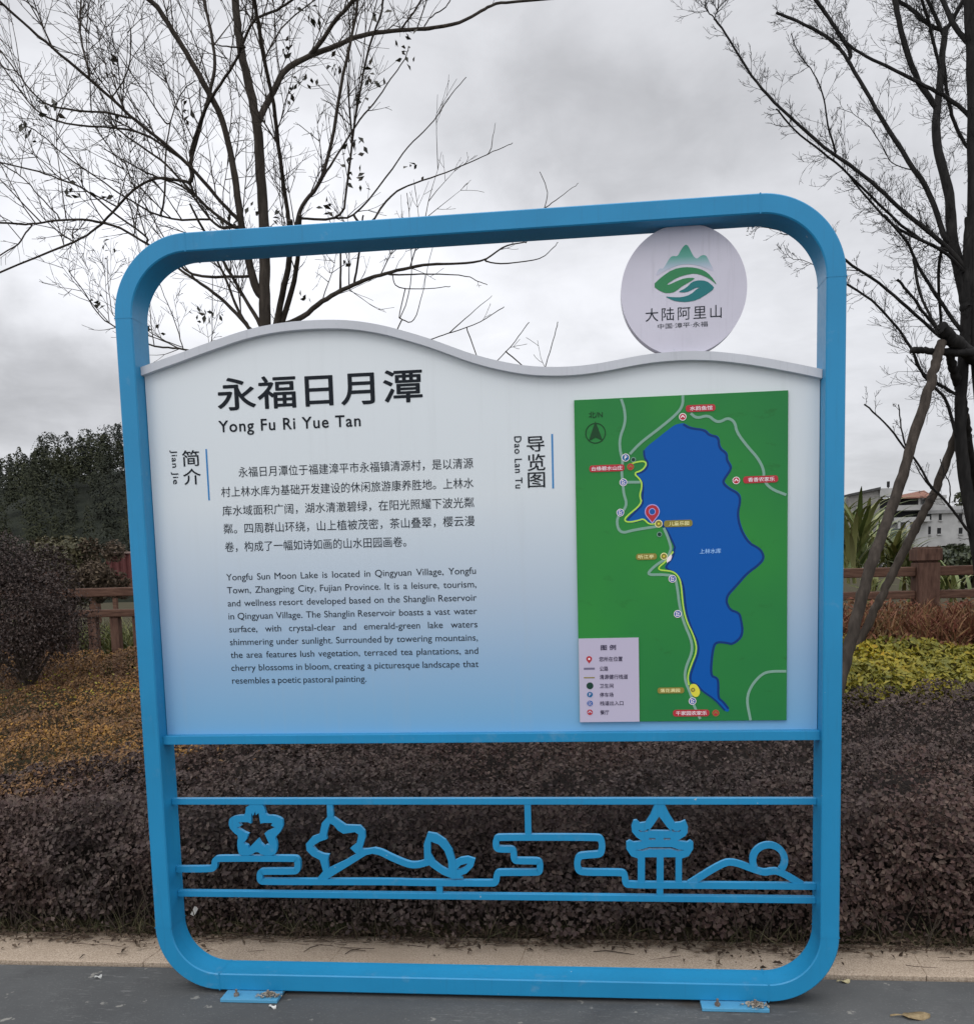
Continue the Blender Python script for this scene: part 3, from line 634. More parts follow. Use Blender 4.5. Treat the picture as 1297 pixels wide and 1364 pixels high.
plate_part('cherry_blossom', [chaikin(od(O6, fo), 1, True), od(O6, fi)], .0015, 'cut metal cherry blossom with a notched star opening')
fo = [(858, 150), (822, 190), (806, 268), (752, 288), (712, 335), (716, 380), (752, 418), (808, 447), (830, 525), (800, 560), (790, 585), (850, 585), (1130, 412), (1190, 400), (1180, 366), (1130, 372), (1098, 372), (1122, 290), (1118, 245), (1085, 210), (985, 206), (905, 150)]
fi = [(878, 193), (862, 240), (853, 280), (858, 302), (810, 318), (758, 350), (790, 388), (830, 405), (872, 410), (862, 450), (868, 505), (980, 452), (1060, 405), (1018, 365), (1062, 330), (1075, 270), (1050, 254), (970, 265), (930, 240), (905, 208)]
plate_part('open_blossom', [od(O6, fo), od(O6, fi)], .0015, 'cut metal blossom outline leaning over a hill line')
mb = MB(); stroke(mb, chaikin(od(O6, [(1180, 384), (1230, 394), (1290, 426)]) + od(O7, [(130, 331), (175, 346), (215, 344), (262, 330)]), 2), SW, YO + .0008, OT - .0016); tag(mb.build('hill_line', BLUE, sign), 'flat blue hill line running from the open blossom to the leaf')
lo_ = [(258, 183), (238, 240), (240, 320), (275, 355), (330, 392), (380, 412), (432, 410), (420, 396), (450, 385), (482, 352), (492, 315), (455, 303), (420, 308), (392, 322), (378, 270), (345, 220), (300, 190)]
li = [(272, 228), (272, 290), (292, 325), (325, 352), (360, 370), (358, 325), (340, 275), (312, 243)]
li2 = [(400, 368), (420, 345), (455, 335), (440, 355), (418, 366)]
plate_part('tea_leaf', [od(O7, lo_), od(O7, li), od(O7, li2)], .0022, 'cut metal pair of tea leaves, one large and one small')
po = [(240, 55), (302, 55), (330, 115), (365, 170), (400, 167), (430, 153), (445, 190), (443, 230), (430, 250), (380, 280), (440, 290), (460, 278), (478, 290), (478, 330), (450, 375), (408, 390), (408, 538), (370, 538), (370, 382), (295, 382), (295, 538), (253, 538), (253, 382), (180, 382), (180, 538), (136, 538), (136, 390), (95, 375), (65, 330), (65, 290), (85, 278), (110, 290), (165, 284), (125, 255), (100, 225), (97, 190), (110, 155), (130, 153), (150, 172), (185, 167), (215, 120)]
hol = [[(268, 130), (225, 192), (205, 218), (340, 220), (312, 190)], [(205, 263), (245, 263), (245, 275), (205, 275)], [(295, 263), (337, 263), (337, 275), (295, 275)], [(118, 338), (165, 332), (205, 319), (345, 319), (385, 333), (428, 338), (385, 345), (340, 333), (208, 333), (165, 344)], [(138, 212), (170, 222), (205, 205), (198, 224), (150, 226)], [(405, 212), (375, 222), (342, 207), (350, 225), (392, 226)]]
plate_part('pavilion', [od(O8, po)] + [od(O8, h) for h in hol], .0016, 'cut metal pavilion with two upturned roofs on three columns')
mb = MB(); stroke(mb, chaikin(od(O8, [(455, 548), (660, 420), (730, 412), (860, 462), (920, 480), (960, 470), (1010, 470), (1150, 552)]), 2), SW, YO + .0024, OT - .0048)
tag(mb.build('ridge_line', BLUE, sign), 'flat blue ridge line right of the pavilion')
mb = MB(); c_ = od(O8, [(945, 402)])[0]; r_ = .0555; stroke(mb, [(c_[0] + r_ * math.cos(R(t)), c_[1] + r_ * math.sin(R(t))) for t in range(-38, 212, 6)], SW, YO + .0032, OT - .0064); tag(mb.build('sun_ring', BLUE, sign), 'flat blue ring of a rising sun over the ridge line')
# foot plates with anchor bolts
RUST = stain('rusty_steel', [(.09, .06, .045), (.28, .25, .22)], 60)
WORN = paint_mat('worn_blue_paint', (.10, .35, .56))
GROUT = stain('dried_mortar', [(.22, .19, .15), (.45, .42, .36)], 45)
for fx in ((293, 370, 1332.5), (935, 1024, 1344.5)):
    a, b = atz(fx[0], fx[2], PV + .01), atz(fx[1], fx[2], PV + .01)
    pl = MB().box((a.x, a.y, PV + .001), (b.x, DP + .02, -.0006)).build('foot_plate', WORN, sign, bevel=.0015)
    for q in (.24, .80):
        x = a.x + (b.x - a.x) * q; y = a.y * .5 + .0 * .5 - .006
        m_ = MB(); m_.tube([(x, y, -.001), (x, y, .009)], .010, 6); m_.tube([(x, y, .009), (x, y, .024)], .0045, 8); m_.build('anchor_bolt', RUST, pl)
    n = 190; th = rng.uniform(0, 6.28, n); rr_ = np.abs(rng.normal(0, .019, n)); x = a.x + (b.x - a.x) * .82
    C = np.stack([x + rr_ * np.cos(th) * 1.3, a.y * .5 - .004 + rr_ * np.sin(th) * .6, .004 + .010 * np.exp(-(rr_ / .018) ** 2)], 1)
    leaves('mortar_crumb', C, np.tile([[0, 0, 1.0]], (n, 1)) + rng.normal(0, .5, (n, 3)), rng.uniform(.006, .014, n), GROUT, pl, asp=.9)

# ------------------------------------------------------------------ planting in front of the fence
def blades_arr(B, D, Ln, wd, droop=.25, k=3):
    """grass-like blades: bases B, directions D, lengths Ln, widths wd -> triangles"""
    n = len(B); D = D / np.linalg.norm(D, axis=1, keepdims=True); s = np.cross(D, rng.normal(size=(n, 3))); s /= np.maximum(1e-6, np.linalg.norm(s, axis=1, keepdims=True))
    lat = rng.normal(size=(n, 3)); lat[:, 2] = -np.abs(lat[:, 2]) * .6
    rows = []
    for i in range(k + 1):
        t = i / k; c = B + D * (Ln * t)[:, None] + lat * (Ln * droop * t * t)[:, None]; ww = (wd * (1 - t) ** .7 * .5)[:, None] if i < k else np.zeros((n, 1))
        rows += [c - s * ww, c + s * ww]
    V = np.stack(rows, 1).reshape(-1, 3); m = 2 * (k + 1); i0 = np.arange(n)[:, None] * m; T = []
    for i in range(k): T += [i0 + np.array([[2 * i, 2 * i + 1, 2 * i + 3]]), i0 + np.array([[2 * i, 2 * i + 3, 2 * i + 2]])]
    return V, np.stack(T, 1).reshape(-1, 3)
def hedge_back(x): return np.interp(x, [-4.6, -2.4, -1.95, -1.4, 1.5, 4.4], [.78, .86, 1.7, 2.1, 2.35, 2.4])
def hedge_top(x, y):
    f = .10 + .42 * np.clip((y - .44) / .16, 0, 1) ** .55
    return f + np.clip(y - .6, 0, 9) * .155 + .05 * vnoise(x, y, 3.1, 11) * np.clip((y - .45) / .2, 0, 1)
PURP = leaf_mat('purple_foliage', [(.034, .023, .022), (.050, .034, .031), (.066, .046, .042), (.058, .046, .036), (.080, .056, .050), (.115, .084, .070)], .6, .24,
                [(.046, .026, .024), (.074, .043, .037), (.096, .056, .046), (.066, .047, .036), (.130, .086, .066)], .9)
TWIG = stain('grey_brown_twig', [(.035, .027, .021), (.085, .068, .052)], 30)
hedge = thing('hedge', (0, .5, 0), 'long dark purple leaved hedge growing on the bank behind the blue sign', 'hedge')
n = 80000                                                          # front face
x = rng.uniform(-4.5, 4.3, n); z = rng.uniform(0, 1, n) ** .8 * .60
dep = rng.exponential(.055, n)
yf = .455 + .10 * np.clip(z - .30, 0, 1) + .10 * np.clip(.14 - z, 0, 1) + .07 * vnoise(x, z * 2.2, 4.5, 5) + .05 * vnoise(x, z, 12, 6) + .03 * vnoise(x, z, 27, 7)
keep = rng.uniform(0, 1, n) < np.clip((z - .015) / .14, .10, 1)
Cf = np.stack([x, yf + dep, z], 1)[keep]
Nf = np.array([[0, -.8, .5]]) + rng.normal(0, .48, (len(Cf), 3))
n = 110000                                                          # sloping top
x = rng.uniform(-4.5, 4.3, n); y = .52 + (hedge_back(x) - .52) * rng.uniform(0, 1, n) ** .85
z = hedge_top(x, y) + .05 * vnoise(x, y, 11, 8) + .035 * vnoise(x, y, 25, 9) - rng.exponential(.04, n) + .02
Ct = np.stack([x, y, z], 1); Nt = np.array([[0, -.5, .8]]) + rng.normal(0, .6, (n, 3))
C = np.concatenate([Cf, Ct]); NN = np.concatenate([Nf, Nt])
S = (.012 + .021 * rng.uniform(0, 1, len(C)) ** 1.4) * np.interp(C[:, 1], [.5, 2.2], [1.05, .78])
leaves('foliage', C, NN, S, PURP, hedge, asp=.66, fold=.14, off=(0, .5, 0))
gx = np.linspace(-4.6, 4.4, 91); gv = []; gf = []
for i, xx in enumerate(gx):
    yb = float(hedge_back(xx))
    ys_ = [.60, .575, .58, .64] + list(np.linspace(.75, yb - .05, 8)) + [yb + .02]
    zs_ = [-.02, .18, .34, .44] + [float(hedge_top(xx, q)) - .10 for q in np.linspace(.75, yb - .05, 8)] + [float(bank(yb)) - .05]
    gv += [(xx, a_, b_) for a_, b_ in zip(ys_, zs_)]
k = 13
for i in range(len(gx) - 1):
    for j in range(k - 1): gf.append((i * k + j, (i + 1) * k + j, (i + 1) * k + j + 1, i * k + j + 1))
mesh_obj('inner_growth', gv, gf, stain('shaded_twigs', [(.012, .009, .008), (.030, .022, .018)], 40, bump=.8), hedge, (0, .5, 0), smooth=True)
mb = MB()
for i in range(520):
    x0 = random.uniform(-4.3, 4.1); y0 = random.uniform(.47, .62); l = random.uniform(.15, .5)
    d = Vector((random.gauss(0, .28), random.gauss(-.10, .15), 1)).normalized(); p = Vector((x0, y0, -.02)); pts = [p.copy()]
    for q in range(4):
        d = (d + Vector((random.gauss(0, .15), random.gauss(0, .1), 0))).normalized(); p = p + d * l / 4; pts.append(p.copy())
    mb.tube(pts, [.0032, .0028, .0024, .0018, .001], 4)
for i in range(150):                                                # stray shoots that stick out above the clipped face
    x0 = random.uniform(-3.2, 3.0); y0 = random.uniform(.6, 1.9); z0 = float(hedge_top(x0, y0)) - .04; l = random.uniform(.08, .2)
    mb.tube([(x0, y0, z0), (x0 + random.gauss(0, .03), y0 - .02, z0 + l * .6), (x0 + random.gauss(0, .05), y0 - .03, z0 + l)], [.002, .0015, .0008], 4)
mb.build('stems', TWIG, hedge, (0, .5, 0)).name = 'bare_stem'
tag(bpy.data.objects['bare_stem'], kind='stuff')

# leaf litter and straggling twigs along the foot of the hedge
mb = MB()
for i in range(800):
    x0 = random.uniform(-4, 3.8); y0 = .47 + abs(random.gauss(0, .06)) * random.choice((-1, -.5, 1)); l = random.uniform(.03, .16); a = random.gauss(0, .5) + random.choice((0, math.pi))
    h = random.uniform(.004, .022); p = Vector((x0, y0, h)); pts = [p]
    for q in range(3): a += random.gauss(0, .25); p = p + Vector((math.cos(a), math.sin(a) * .5, random.gauss(0, .03))) * l / 3; p.z = max(.003, p.z); pts.append(p)
    mb.tube(pts, [.0016, .0014, .0012, .0007], 4)
n = 5200; x = rng.uniform(-4.2, 4, n); y = .49 + np.abs(rng.normal(0, .05, n)) * (1 + .8 * vnoise(x, x, 3, 77)) * rng.choice([-1.2, 1], n, p=[.4, .6]); z = np.where(y < .46, .004, .012) + rng.uniform(0, .02, n)
V, T = leaves_arr(np.stack([x, y, z], 1), np.array([[0, -.2, 1.0]]) + rng.normal(0, .4, (n, 3)), rng.uniform(.012, .034, n), .5, .15)
mb.add([tuple(q) for q in V], [tuple(q) for q in T])
tag(mb.build('leaf_litter', leaf_mat('dry_litter', [(.04, .028, .02), (.075, .052, .036), (.13, .095, .065), (.055, .034, .028)], .8, .2)), 'dry brown leaves and thin twigs strewn along the foot of the purple hedge', 'leaf litter', kind='stuff')
def cover(name, lab, cat, x0, x1, ya, yb, n, zfun, mat, size, asp, nb, kind='stuff', jit=.05):
    x = rng.uniform(x0, x1, n); lo = ya(x); y = lo + (yb(x) - lo) * rng.uniform(0, 1, n)
    z = zfun(x, y) - rng.exponential(jit, n)
    o = leaves(name, np.stack([x, y, z], 1), np.array([nb]) + rng.normal(0, .6, (n, 3)), rng.uniform(size[0], size[1], n), mat, asp=asp)
    return tag(o, lab, cat, kind=kind)
ORNG = leaf_mat('russet_foliage', [(0.060, 0.037, 0.023), (0.180, 0.088, 0.034), (0.300, 0.149, 0.039), (0.135, 0.080, 0.036), (0.450, 0.234, 0.046)], .6, .25, [(0.090, 0.051, 0.031), (0.165, 0.085, 0.039), (0.112, 0.071, 0.036)], 1.6)
zl = lambda x, y: np.interp(y, [.78, 1.0, 2.0, 3.0, 3.6], [.50, .55, .72, .90, .98]) + .06 * vnoise(x, y, 4, 21) + .05 * vnoise(x, y, 11, 22)
cover('russet_ground_cover', 'low russet brown shrubs spreading between the purple hedge and the fence at left', 'ground cover', -5.2, -1.2, lambda x: hedge_back(x) - .16 + .16 * vnoise(x, x, 6, 14), lambda x: 3.75 + 0 * x, 80000, zl, ORNG, (.014, .030), .5, (0, -.5, .8))
n = 9000; x = rng.uniform(-4.5, -1.2, n); y = hedge_back(x) - .1 - np.abs(rng.normal(0, .28, n)); ok = y > .5; x, y = x[ok], y[ok]
tag(leaves('russet_sprigs', np.stack([x, y, hedge_top(x, y) + .03 + .05 * vnoise(x, y, 11, 8) - rng.exponential(.02, len(x))], 1), np.array([[0, -.5, .8]]) + rng.normal(0, .5, (len(x), 3)), rng.uniform(.014, .03, len(x)), ORNG), 'scattered russet leaves running over the left end of the purple hedge', 'leaves', kind='stuff')
YEL = leaf_mat('golden_foliage', [(0.168, 0.158, 0.018), (0.284, 0.238, 0.018), (0.420, 0.317, 0.018), (0.210, 0.211, 0.025), (0.483, 0.290, 0.018)], .5, .3, [(0.116, 0.123, 0.022), (0.189, 0.176, 0.025), (0.273, 0.229, 0.025)], 1.8)
zy = lambda x, y: np.interp(y, [2.3, 2.45, 3.2], [.79, .87, 1.0]) + .045 * vnoise(x, y, 6, 31) + .03 * vnoise(x, y, 15, 32)
cover('golden_ground_cover', 'bright yellow green shrubs in a strip behind the purple hedge at right', 'ground cover', 1.3, 4.6, lambda x: hedge_back(x) - .08 + .05 * vnoise(x, x, 7, 4), lambda x: 3.2 + 0 * x, 15000, zy, YEL, (.035, .062), .42, (0, -.5, .85))
cover('golden_sprigs', 'few yellow leaves among the russet shrubs left of the blue sign', 'ground cover', -3.5, -2.6, lambda x: 2.35 + 0 * x, lambda x: 2.9 + 0 * x, 170, lambda x, y: zl(x, y) + .04, YEL, (.016, .03), .45, (0, -.5, .8)).name = 'yellow_leaf_patch'
RED_ = leaf_mat('reddish_dry_stalks', [(.09, .05, .035), (.19, .078, .045), (.25, .115, .055), (.15, .115, .055), (.30, .19, .085)], .7, .2, [(.22, .065, .045), (.16, .07, .045), (.26, .15, .07)], 2.4)
n = 15000; x = rng.uniform(1.4, 4.8, n); y = rng.uniform(3.15, 3.92, n); zb = np.interp(y, [3.15, 3.9], [.92, .98]) + rng.uniform(-.05, .16, n)
V, T = blades_arr(np.stack([x, y, zb], 1), np.array([[0, -.1, 1.0]]) + rng.normal(0, .42, (n, 3)), rng.uniform(.06, .20, n), rng.uniform(.006, .016, n))
n = 9000; x = rng.uniform(1.4, 4.8, n); y = rng.uniform(3.1, 3.9, n); z = np.interp(y, [3.1, 3.9], [1.0, 1.24]) + .05 * vnoise(x, y, 7, 41) - rng.exponential(.07, n)
V2, T2 = leaves_arr(np.stack([x, y, z], 1), np.array([[0, -.8, .5]]) + rng.normal(0, .6, (n, 3)), rng.uniform(.03, .06, n), .4)
tag(fast_mesh('dry_stalks', np.concatenate([V, V2]), np.concatenate([T, T2 + len(V)]), RED_), 'reddish brown dry stalks and leaves in front of the wooden fence at right', 'dry plants', kind='stuff')
# thin grass along the hedge foot
n = 900; x = np.concatenate([rng.uniform(-3, -1.1, n // 2), rng.uniform(-1.1, 3, n // 2)]); y = rng.uniform(.46, .56, n)
V, T = blades_arr(np.stack([x, y, 0 * x], 1), np.array([[0, -.25, 1.0]]) + rng.normal(0, .35, (n, 3)), rng.uniform(.06, .20, n), rng.uniform(.003, .006, n), .35)
tag(fast_mesh('weed_grass', V, T, leaf_mat('weed_blades', [(.05, .05, .025), (.09, .085, .045), (.14, .12, .07)], .7, .2)), 'thin pale weeds and grass blades under the front of the purple hedge', 'grass', kind='stuff')

# ------------------------------------------------------------------ shrubs
def shrub(name, c, rx, ry, rz, n, mat, size, lab, cat='shrub', asp=.5, seed=1, lumps=9, group=None, nb=(0, 0, .2)):
    """a bush as many leaf clumps on a few stems; c is the middle of its base"""
    r = np.random.default_rng(seed); root = thing(name, tuple(c), lab, cat, group); P = []
    cen = []
    for k in range(lumps):
        th = r.uniform(0, 6.28); h = r.uniform(.15, .85); q = math.sqrt(r.uniform(.05, 1)) * math.sqrt(max(.1, 1 - (h - .35) ** 2)) * .75
        cen.append((q * math.cos(th) * rx, q * math.sin(th) * ry, h * rz * 2))
    for (a_, b_, h) in cen:
        m_ = n // lumps; d = r.normal(size=(m_, 3)); d /= np.linalg.norm(d, axis=1, keepdims=True); rad = r.uniform(.25, 1, m_) ** .6
        P.append(np.array([a_, b_, h]) + d * rad[:, None] * np.array([rx, ry, rz]) * r.uniform(.34, .52))
    P = np.concatenate(P); P = P[P[:, 2] > .01]; ctr = np.array([0, 0, rz])
    Nn = (P - ctr) / np.array([rx, ry, rz]) + np.array(nb) + r.normal(0, .7, P.shape)
    leaves('foliage', P + np.array(c), Nn, r.uniform(size[0], size[1], len(P)), mat, root, off=tuple(c), asp=asp)
    m_ = MB()
    for (a_, b_, h) in cen: m_.tube([(c[0] + a_ * .1, c[1] + b_ * .1, c[2] - .03), (c[0] + a_ * .5, c[1] + b_ * .5, c[2] + h * .5), (c[0] + a_, c[1] + b_, c[2] + h)], [max(.004, rx * .03), max(.003, rx * .02), .002], 5)
    m_.build('stem', TWIG, root, tuple(c)); return root
def base_at(px, py, Y):
    p = at(px, py, Y); return (p.x, p.y, p.z)
DKB = leaf_mat('dark_brown_foliage', [(.020, .014, .013), (.040, .027, .024), (.062, .042, .036), (.10, .075, .062)], .55, .3)
b_ = base_at(36, 905, 2.75); shrub('shrub', b_, .50, .35, .54, 30000, DKB, (.012, .026), 'rounded dark purple brown shrub before the wooden fence at far left', seed=3, lumps=22)
OLV = leaf_mat('olive_foliage', [(.05, .048, .024), (.085, .078, .038), (.12, .105, .055), (.065, .06, .03)], .6, .3)
b_ = base_at(95, 812, 6.4); shrub('shrub', b_, .55, .4, .42, 6000, OLV, (.04, .075), 'olive green rounded bush behind the wooden fence at left', seed=5, lumps=16)
BRN = leaf_mat('brown_foliage', [(.05, .036, .026), (.085, .062, .042), (.12, .09, .06)], .7, .2)
b_ = base_at(132, 800, 6.2); shrub('shrub', b_, .34, .3, .32, 4000, BRN, (.03, .06), 'brown withered bush beside the red metal hoarding', seed=6, lumps=10)
DGR = leaf_mat('dark_green_foliage', [(.018, .026, .014), (.035, .046, .022), (.055, .068, .03), (.085, .095, .05)], .5, .4)
b_ = base_at(1292, 778, 6.0); shrub('shrub', b_, .46, .4, .19, 6500, DGR, (.04, .08), 'dark green bush behind the wooden fence right of its post', seed=8, lumps=16)
b_ = base_at(1243, 775, 8.0); shrub('shrub', b_, .55, .4, .20, 5000, DGR, (.05, .09), 'low dark bush behind the fence post below the white house', seed=9, lumps=12)
YG_ = leaf_mat('yellow_green_foliage', [(.05, .065, .02), (.10, .12, .03), (.15, .16, .045), (.20, .18, .06)], .5, .4)
def blade_plant(px, py, Y, n, ln, wd, mat, lab, spread=.55, seed=1, stalk=True):
    r = random.Random(seed); b = base_at(px, py, Y); root = thing('reed_plant', b, lab, 'plant', None); m_ = MB()
    for i in range(n):
        th = r.uniform(0, 6.28); h0 = r.uniform(0, .45) * ln if stalk else 0; l = ln * r.uniform(.55, 1); sp = r.uniform(.15, spread)
        d = Vector((math.cos(th) * sp, math.sin(th) * sp, 1)).normalized(); p = Vector(b) + Vector((r.gauss(0, .05), r.gauss(0, .05), h0)); s = Vector((-math.sin(th), math.cos(th), 0)); v0 = len(m_.v); K_ = 8
        for j in range(K_ + 1):
            t = j / K_; ww = wd * math.sin(math.pi * min(1, .12 + .88 * t) ** .8) * .5 + .001; nrm = s.cross(d).normalized()
            m_.v += [tuple(p - s * ww + nrm * ww * .35), tuple(p), tuple(p + s * ww + nrm * ww * .35)]
            p = p + d * l / K_; d = (d + Vector((math.cos(th) * .10, math.sin(th) * .10, -.20 * t * (1 + sp)))).normalized()
        for j in range(K_):
            a0 = v0 + j * 3; m_.f += [(a0, a0 + 1, a0 + 4, a0 + 3), (a0 + 1, a0 + 2, a0 + 5, a0 + 4)]
    m_.build('leaf_blade', mat, root, b, smooth=True)
    if stalk:
        m2 = MB(); 
        for i in range(3): m2.tube([(b[0] + r.gauss(0, .05), b[1], b[2] - .05), (b[0] + r.gauss(0, .05), b[1], b[2] + ln * .6)], [.014, .009], 6)
        m2.build('stalk', YG_, root, b)
REED = leaf_mat('reed_blades', [(.08, .115, .035), (.15, .19, .055), (.24, .26, .09), (.36, .36, .17)], .45, .5)
blade_plant(1136, 770, 5.4, 60, .80, .045, REED, 'tall reed like plant with long drooping blades right beside the blue post', .6, 2)
blade_plant(1108, 772, 5.7, 40, .85, .05, REED, 'reed like plant half hidden behind the right blue post', .5, 3)
blade_plant(1192, 768, 6.0, 50, .50, .045, YG_, 'yellow green broad bladed plant between the two timber props', .7, 4)
blade_plant(1163, 770, 6.6, 60, .66, .03, REED, 'arching green reed clump between reed and first timber prop', .8, 5)
blade_plant(1218, 800, 4.6, 22, .34, .03, YG_, 'short yellowish plant showing through the fence beside its post', .8, 6)
blade_plant(1268, 800, 4.7, 26, .34, .03, REED, 'short green plant showing between the fence rails at far right', .8, 7)
blade_plant(1160, 802, 4.6, 22, .32, .03, YG_, 'short plant showing between the fence rails behind the timber props', .8, 8)
blade_plant(112, 880, 4.5, 20, .30, .03, YG_, 'pale green plant showing between the fence pickets at left', .7, 9, False)
blade_plant(145, 885, 4.6, 20, .36, .03, YG_, 'bright green plant showing between the pickets nearest the sign', .7, 10, False)

n = 9000; x = rng.uniform(-6.2, -2.4, n); y = rng.uniform(4.35, 5.3, n)
V, T = blades_arr(np.stack([x, y, bank(y) - .03], 1), np.array([[0, 0, 1.0]]) + rng.normal(0, .22, (n, 3)), rng.uniform(.35, .62, n), rng.uniform(.012, .028, n), .3)
tag(fast_mesh('wild_grass', V, T, YG_), 'pale yellow green wild grass seen through the fence pickets at left', 'grass', kind='stuff')
# ------------------------------------------------------------------ wooden fence
M = Mat('brown_timber', (.08, .05, .035), .75, .25)
g = M.noise(7, 6, .6, M.coord((1.2, 6, 9))); M.col(M.ramp(g, [(.3, (.060, .030, .020)), (.5, (.112, .058, .039)), (.7, (.16, .090, .062))])); M.bump(g, .4, .004); TIM = M.m
M = Mat('post_timber', (.08, .05, .035), .75, .25)
g = M.noise(7, 6, .6, M.coord((6, 6, 1.2))); M.col(M.ramp(g, [(.3, (.060, .031, .022)), (.5, (.110, .058, .041)), (.7, (.155, .090, .064))])); M.bump(g, .4, .004); PTIM = M.m
FY = 4.0
def avz(*pp): return sum(at(a, b, FY).z for a, b in pp) / len(pp)
za1, za0 = avz((1270, 752.8), (130, 784)), avz((1270, 764), (130, 797)); zb1, zb0 = avz((1270, 782), (130, 815.5)), avz((1270, 790.5), (130, 827.5))
xp = (at(1217.5, 760, FY).x + at(1247, 760, FY).x) / 2; pw = at(1247, 760, FY).x - at(1217.5, 760, FY).x; zt = at(1231, 728.5, FY).z
fence = thing('wooden_fence', (xp, FY, .66), 'low brown wooden fence with two rails and square capped posts behind the planting', 'fence')
span = 2.36; posts = [xp + span * k for k in (-4, -3, -2, -1, 0, 1)]
fo_ = (xp, FY, .66)
for X in posts:
    m_ = MB().box((X - pw / 2, FY - pw / 2, .5), (X + pw / 2, FY + pw / 2, zt - .118)); pst = m_.build('post', PTIM, fence, fo_, bevel=.006)
    q = pw / 2 + .010; m_ = MB().box((X - q + .022, FY - q + .022, zt - .118), (X + q - .022, FY + q - .022, zt - .104)); m_.box((X - q, FY - q, zt - .104), (X + q, FY + q, zt - .012)); m_.box((X - q + .012, FY - q + .012, zt - .012), (X + q - .012, FY + q - .012, zt)); m_.build('post_cap', PTIM, pst, fo_, bevel=.005)
for a, b in zip(posts[:-1], posts[1:]):
    for lo_, hi_ in ((za0, za1), (zb0, zb1)):
        MB().box((a + pw / 2 + .001, FY - .045, lo_), (b - pw / 2 - .001, FY + .045, hi_)).build('rail', TIM, fence, fo_, bevel=.008)
xk = (at(120, 850, FY).x + at(132, 850, FY).x) / 2
for k in range(-8, 26):
    X = xk + k * .196
    if any(abs(X - p) < pw / 2 + .05 for p in posts) or X < posts[0]: continue
    MB().box((X - .036, FY - .03, .55), (X + .036, FY + .03, zb0 + .001)).build('picket', PTIM, fence, fo_)
# plank wall and red hoarding beyond it
PY = 7.6; a, b = at(108, 783.5, PY), at(215, 769, PY)
pw_ = thing('plank_wall', (a.x, PY, .6), 'low dark brown plank wall below the red metal hoarding', 'wall'); m_ = MB()
for i in range(4):
    zl0 = at(150, 792, PY).z; z0_ = zl0 + (b.z - zl0) * i / 4; m_.box((a.x, PY + .004 * i, z0_ + .006), (b.x + 2.4, PY + .05 + .004 * i, zl0 + (b.z - zl0) * (i + 1) / 4))
for X in (a.x + .05, a.x + 1.6, b.x + 2.2): MB().box((X, PY + .07, .5), (X + .1, PY + .17, b.z - .02)).build('post', TIM, pw_, (a.x, PY, .6))
m_.build('planking', TIM, pw_, (a.x, PY, .6))
HY = 10.5; a, b = at(143, 772, HY), at(215, 736, HY)
hd = thing('metal_hoarding', (a.x, HY, .5), 'red corrugated metal hoarding beyond the fence just left of the sign', 'hoarding')
m_ = MB(); n = 220; Wd = 3.6; hz0 = at(143, 790, HY).z
for X in (a.x + .04, a.x + 1.8, a.x + 3.5): MB().box((X, HY + .04, .5), (X + .06, HY + .10, b.z - .01)).build('post', TIM, hd, (a.x, HY, .5))
for i in range(n + 1):
    X = a.x + Wd * i / n; yy = HY + .02 * max(-1, min(1, 1.6 * math.sin(i / n * Wd / .11 * 2 * math.pi))); m_.v += [(X, yy, hz0), (X, yy, b.z), (X, yy + .004, hz0), (X, yy + .004, b.z)]
for i in range(n): q = i * 4; m_.f += [(q, q + 4, q + 5, q + 1), (q + 2, q + 3, q + 7, q + 6), (q + 1, q + 5, q + 7, q + 3)]
m_.build('sheet', stain('weathered_red_metal', [(.085, .028, .028), (.13, .045, .042)], 5, .6, .1), hd, (a.x, HY, .5))
MB().box((a.x - .01, HY - .03, b.z + .002), (a.x + Wd, HY + .035, b.z + .03)).build('top_trim', stain('pale_trim', [(.22, .16, .14), (.3, .22, .2)], 5), hd, (a.x, HY, .5))

# ------------------------------------------------------------------ hills and far wood
def ridge(name, pts, Y, depth, zb, mat, n=60):
    """a hill whose crest is seen along pts; it falls away to both sides"""
    P = [at(x, y, Y) for x, y in pts]; X = np.linspace(P[0].x, P[-1].x, n); Z = np.interp(X, [p.x for p in P], [p.z for p in P]); v = []; f = []; rows = 9
    for j in range(rows):
        t = j / (rows - 1) * 2 - 1; sh = math.cos(t * math.pi / 2) ** .8 if abs(t) < 1 else 0
        for xx, zz in zip(X, Z): v.append((xx, Y + t * depth, zb + (zz - zb) * sh + (0 if sh == 0 else float(vnoise(xx, t * depth, .25, 5)) * .4)))
    for j in range(rows - 1):
        for i in range(n - 1): f.append((j * n + i, j * n + i + 1, (j + 1) * n + i + 1, (j + 1) * n + i))
    o = tag(mesh_obj(name, v, f, mat, smooth=True), kind='structure'); return X, Z
HILL = stain('wooded_hillside', [(.010, .013, .009), (.024, .028, .018)], .5, bump=.8, bd=.4)
WOOD = leaf_mat('far_wood_foliage', [(.026, .030, .027), (.029, .034, .029), (.034, .038, .031), (.030, .033, .028)], .85, .1, [(.026, .030, .018), (.038, .042, .022), (.048, .050, .028)], .06)
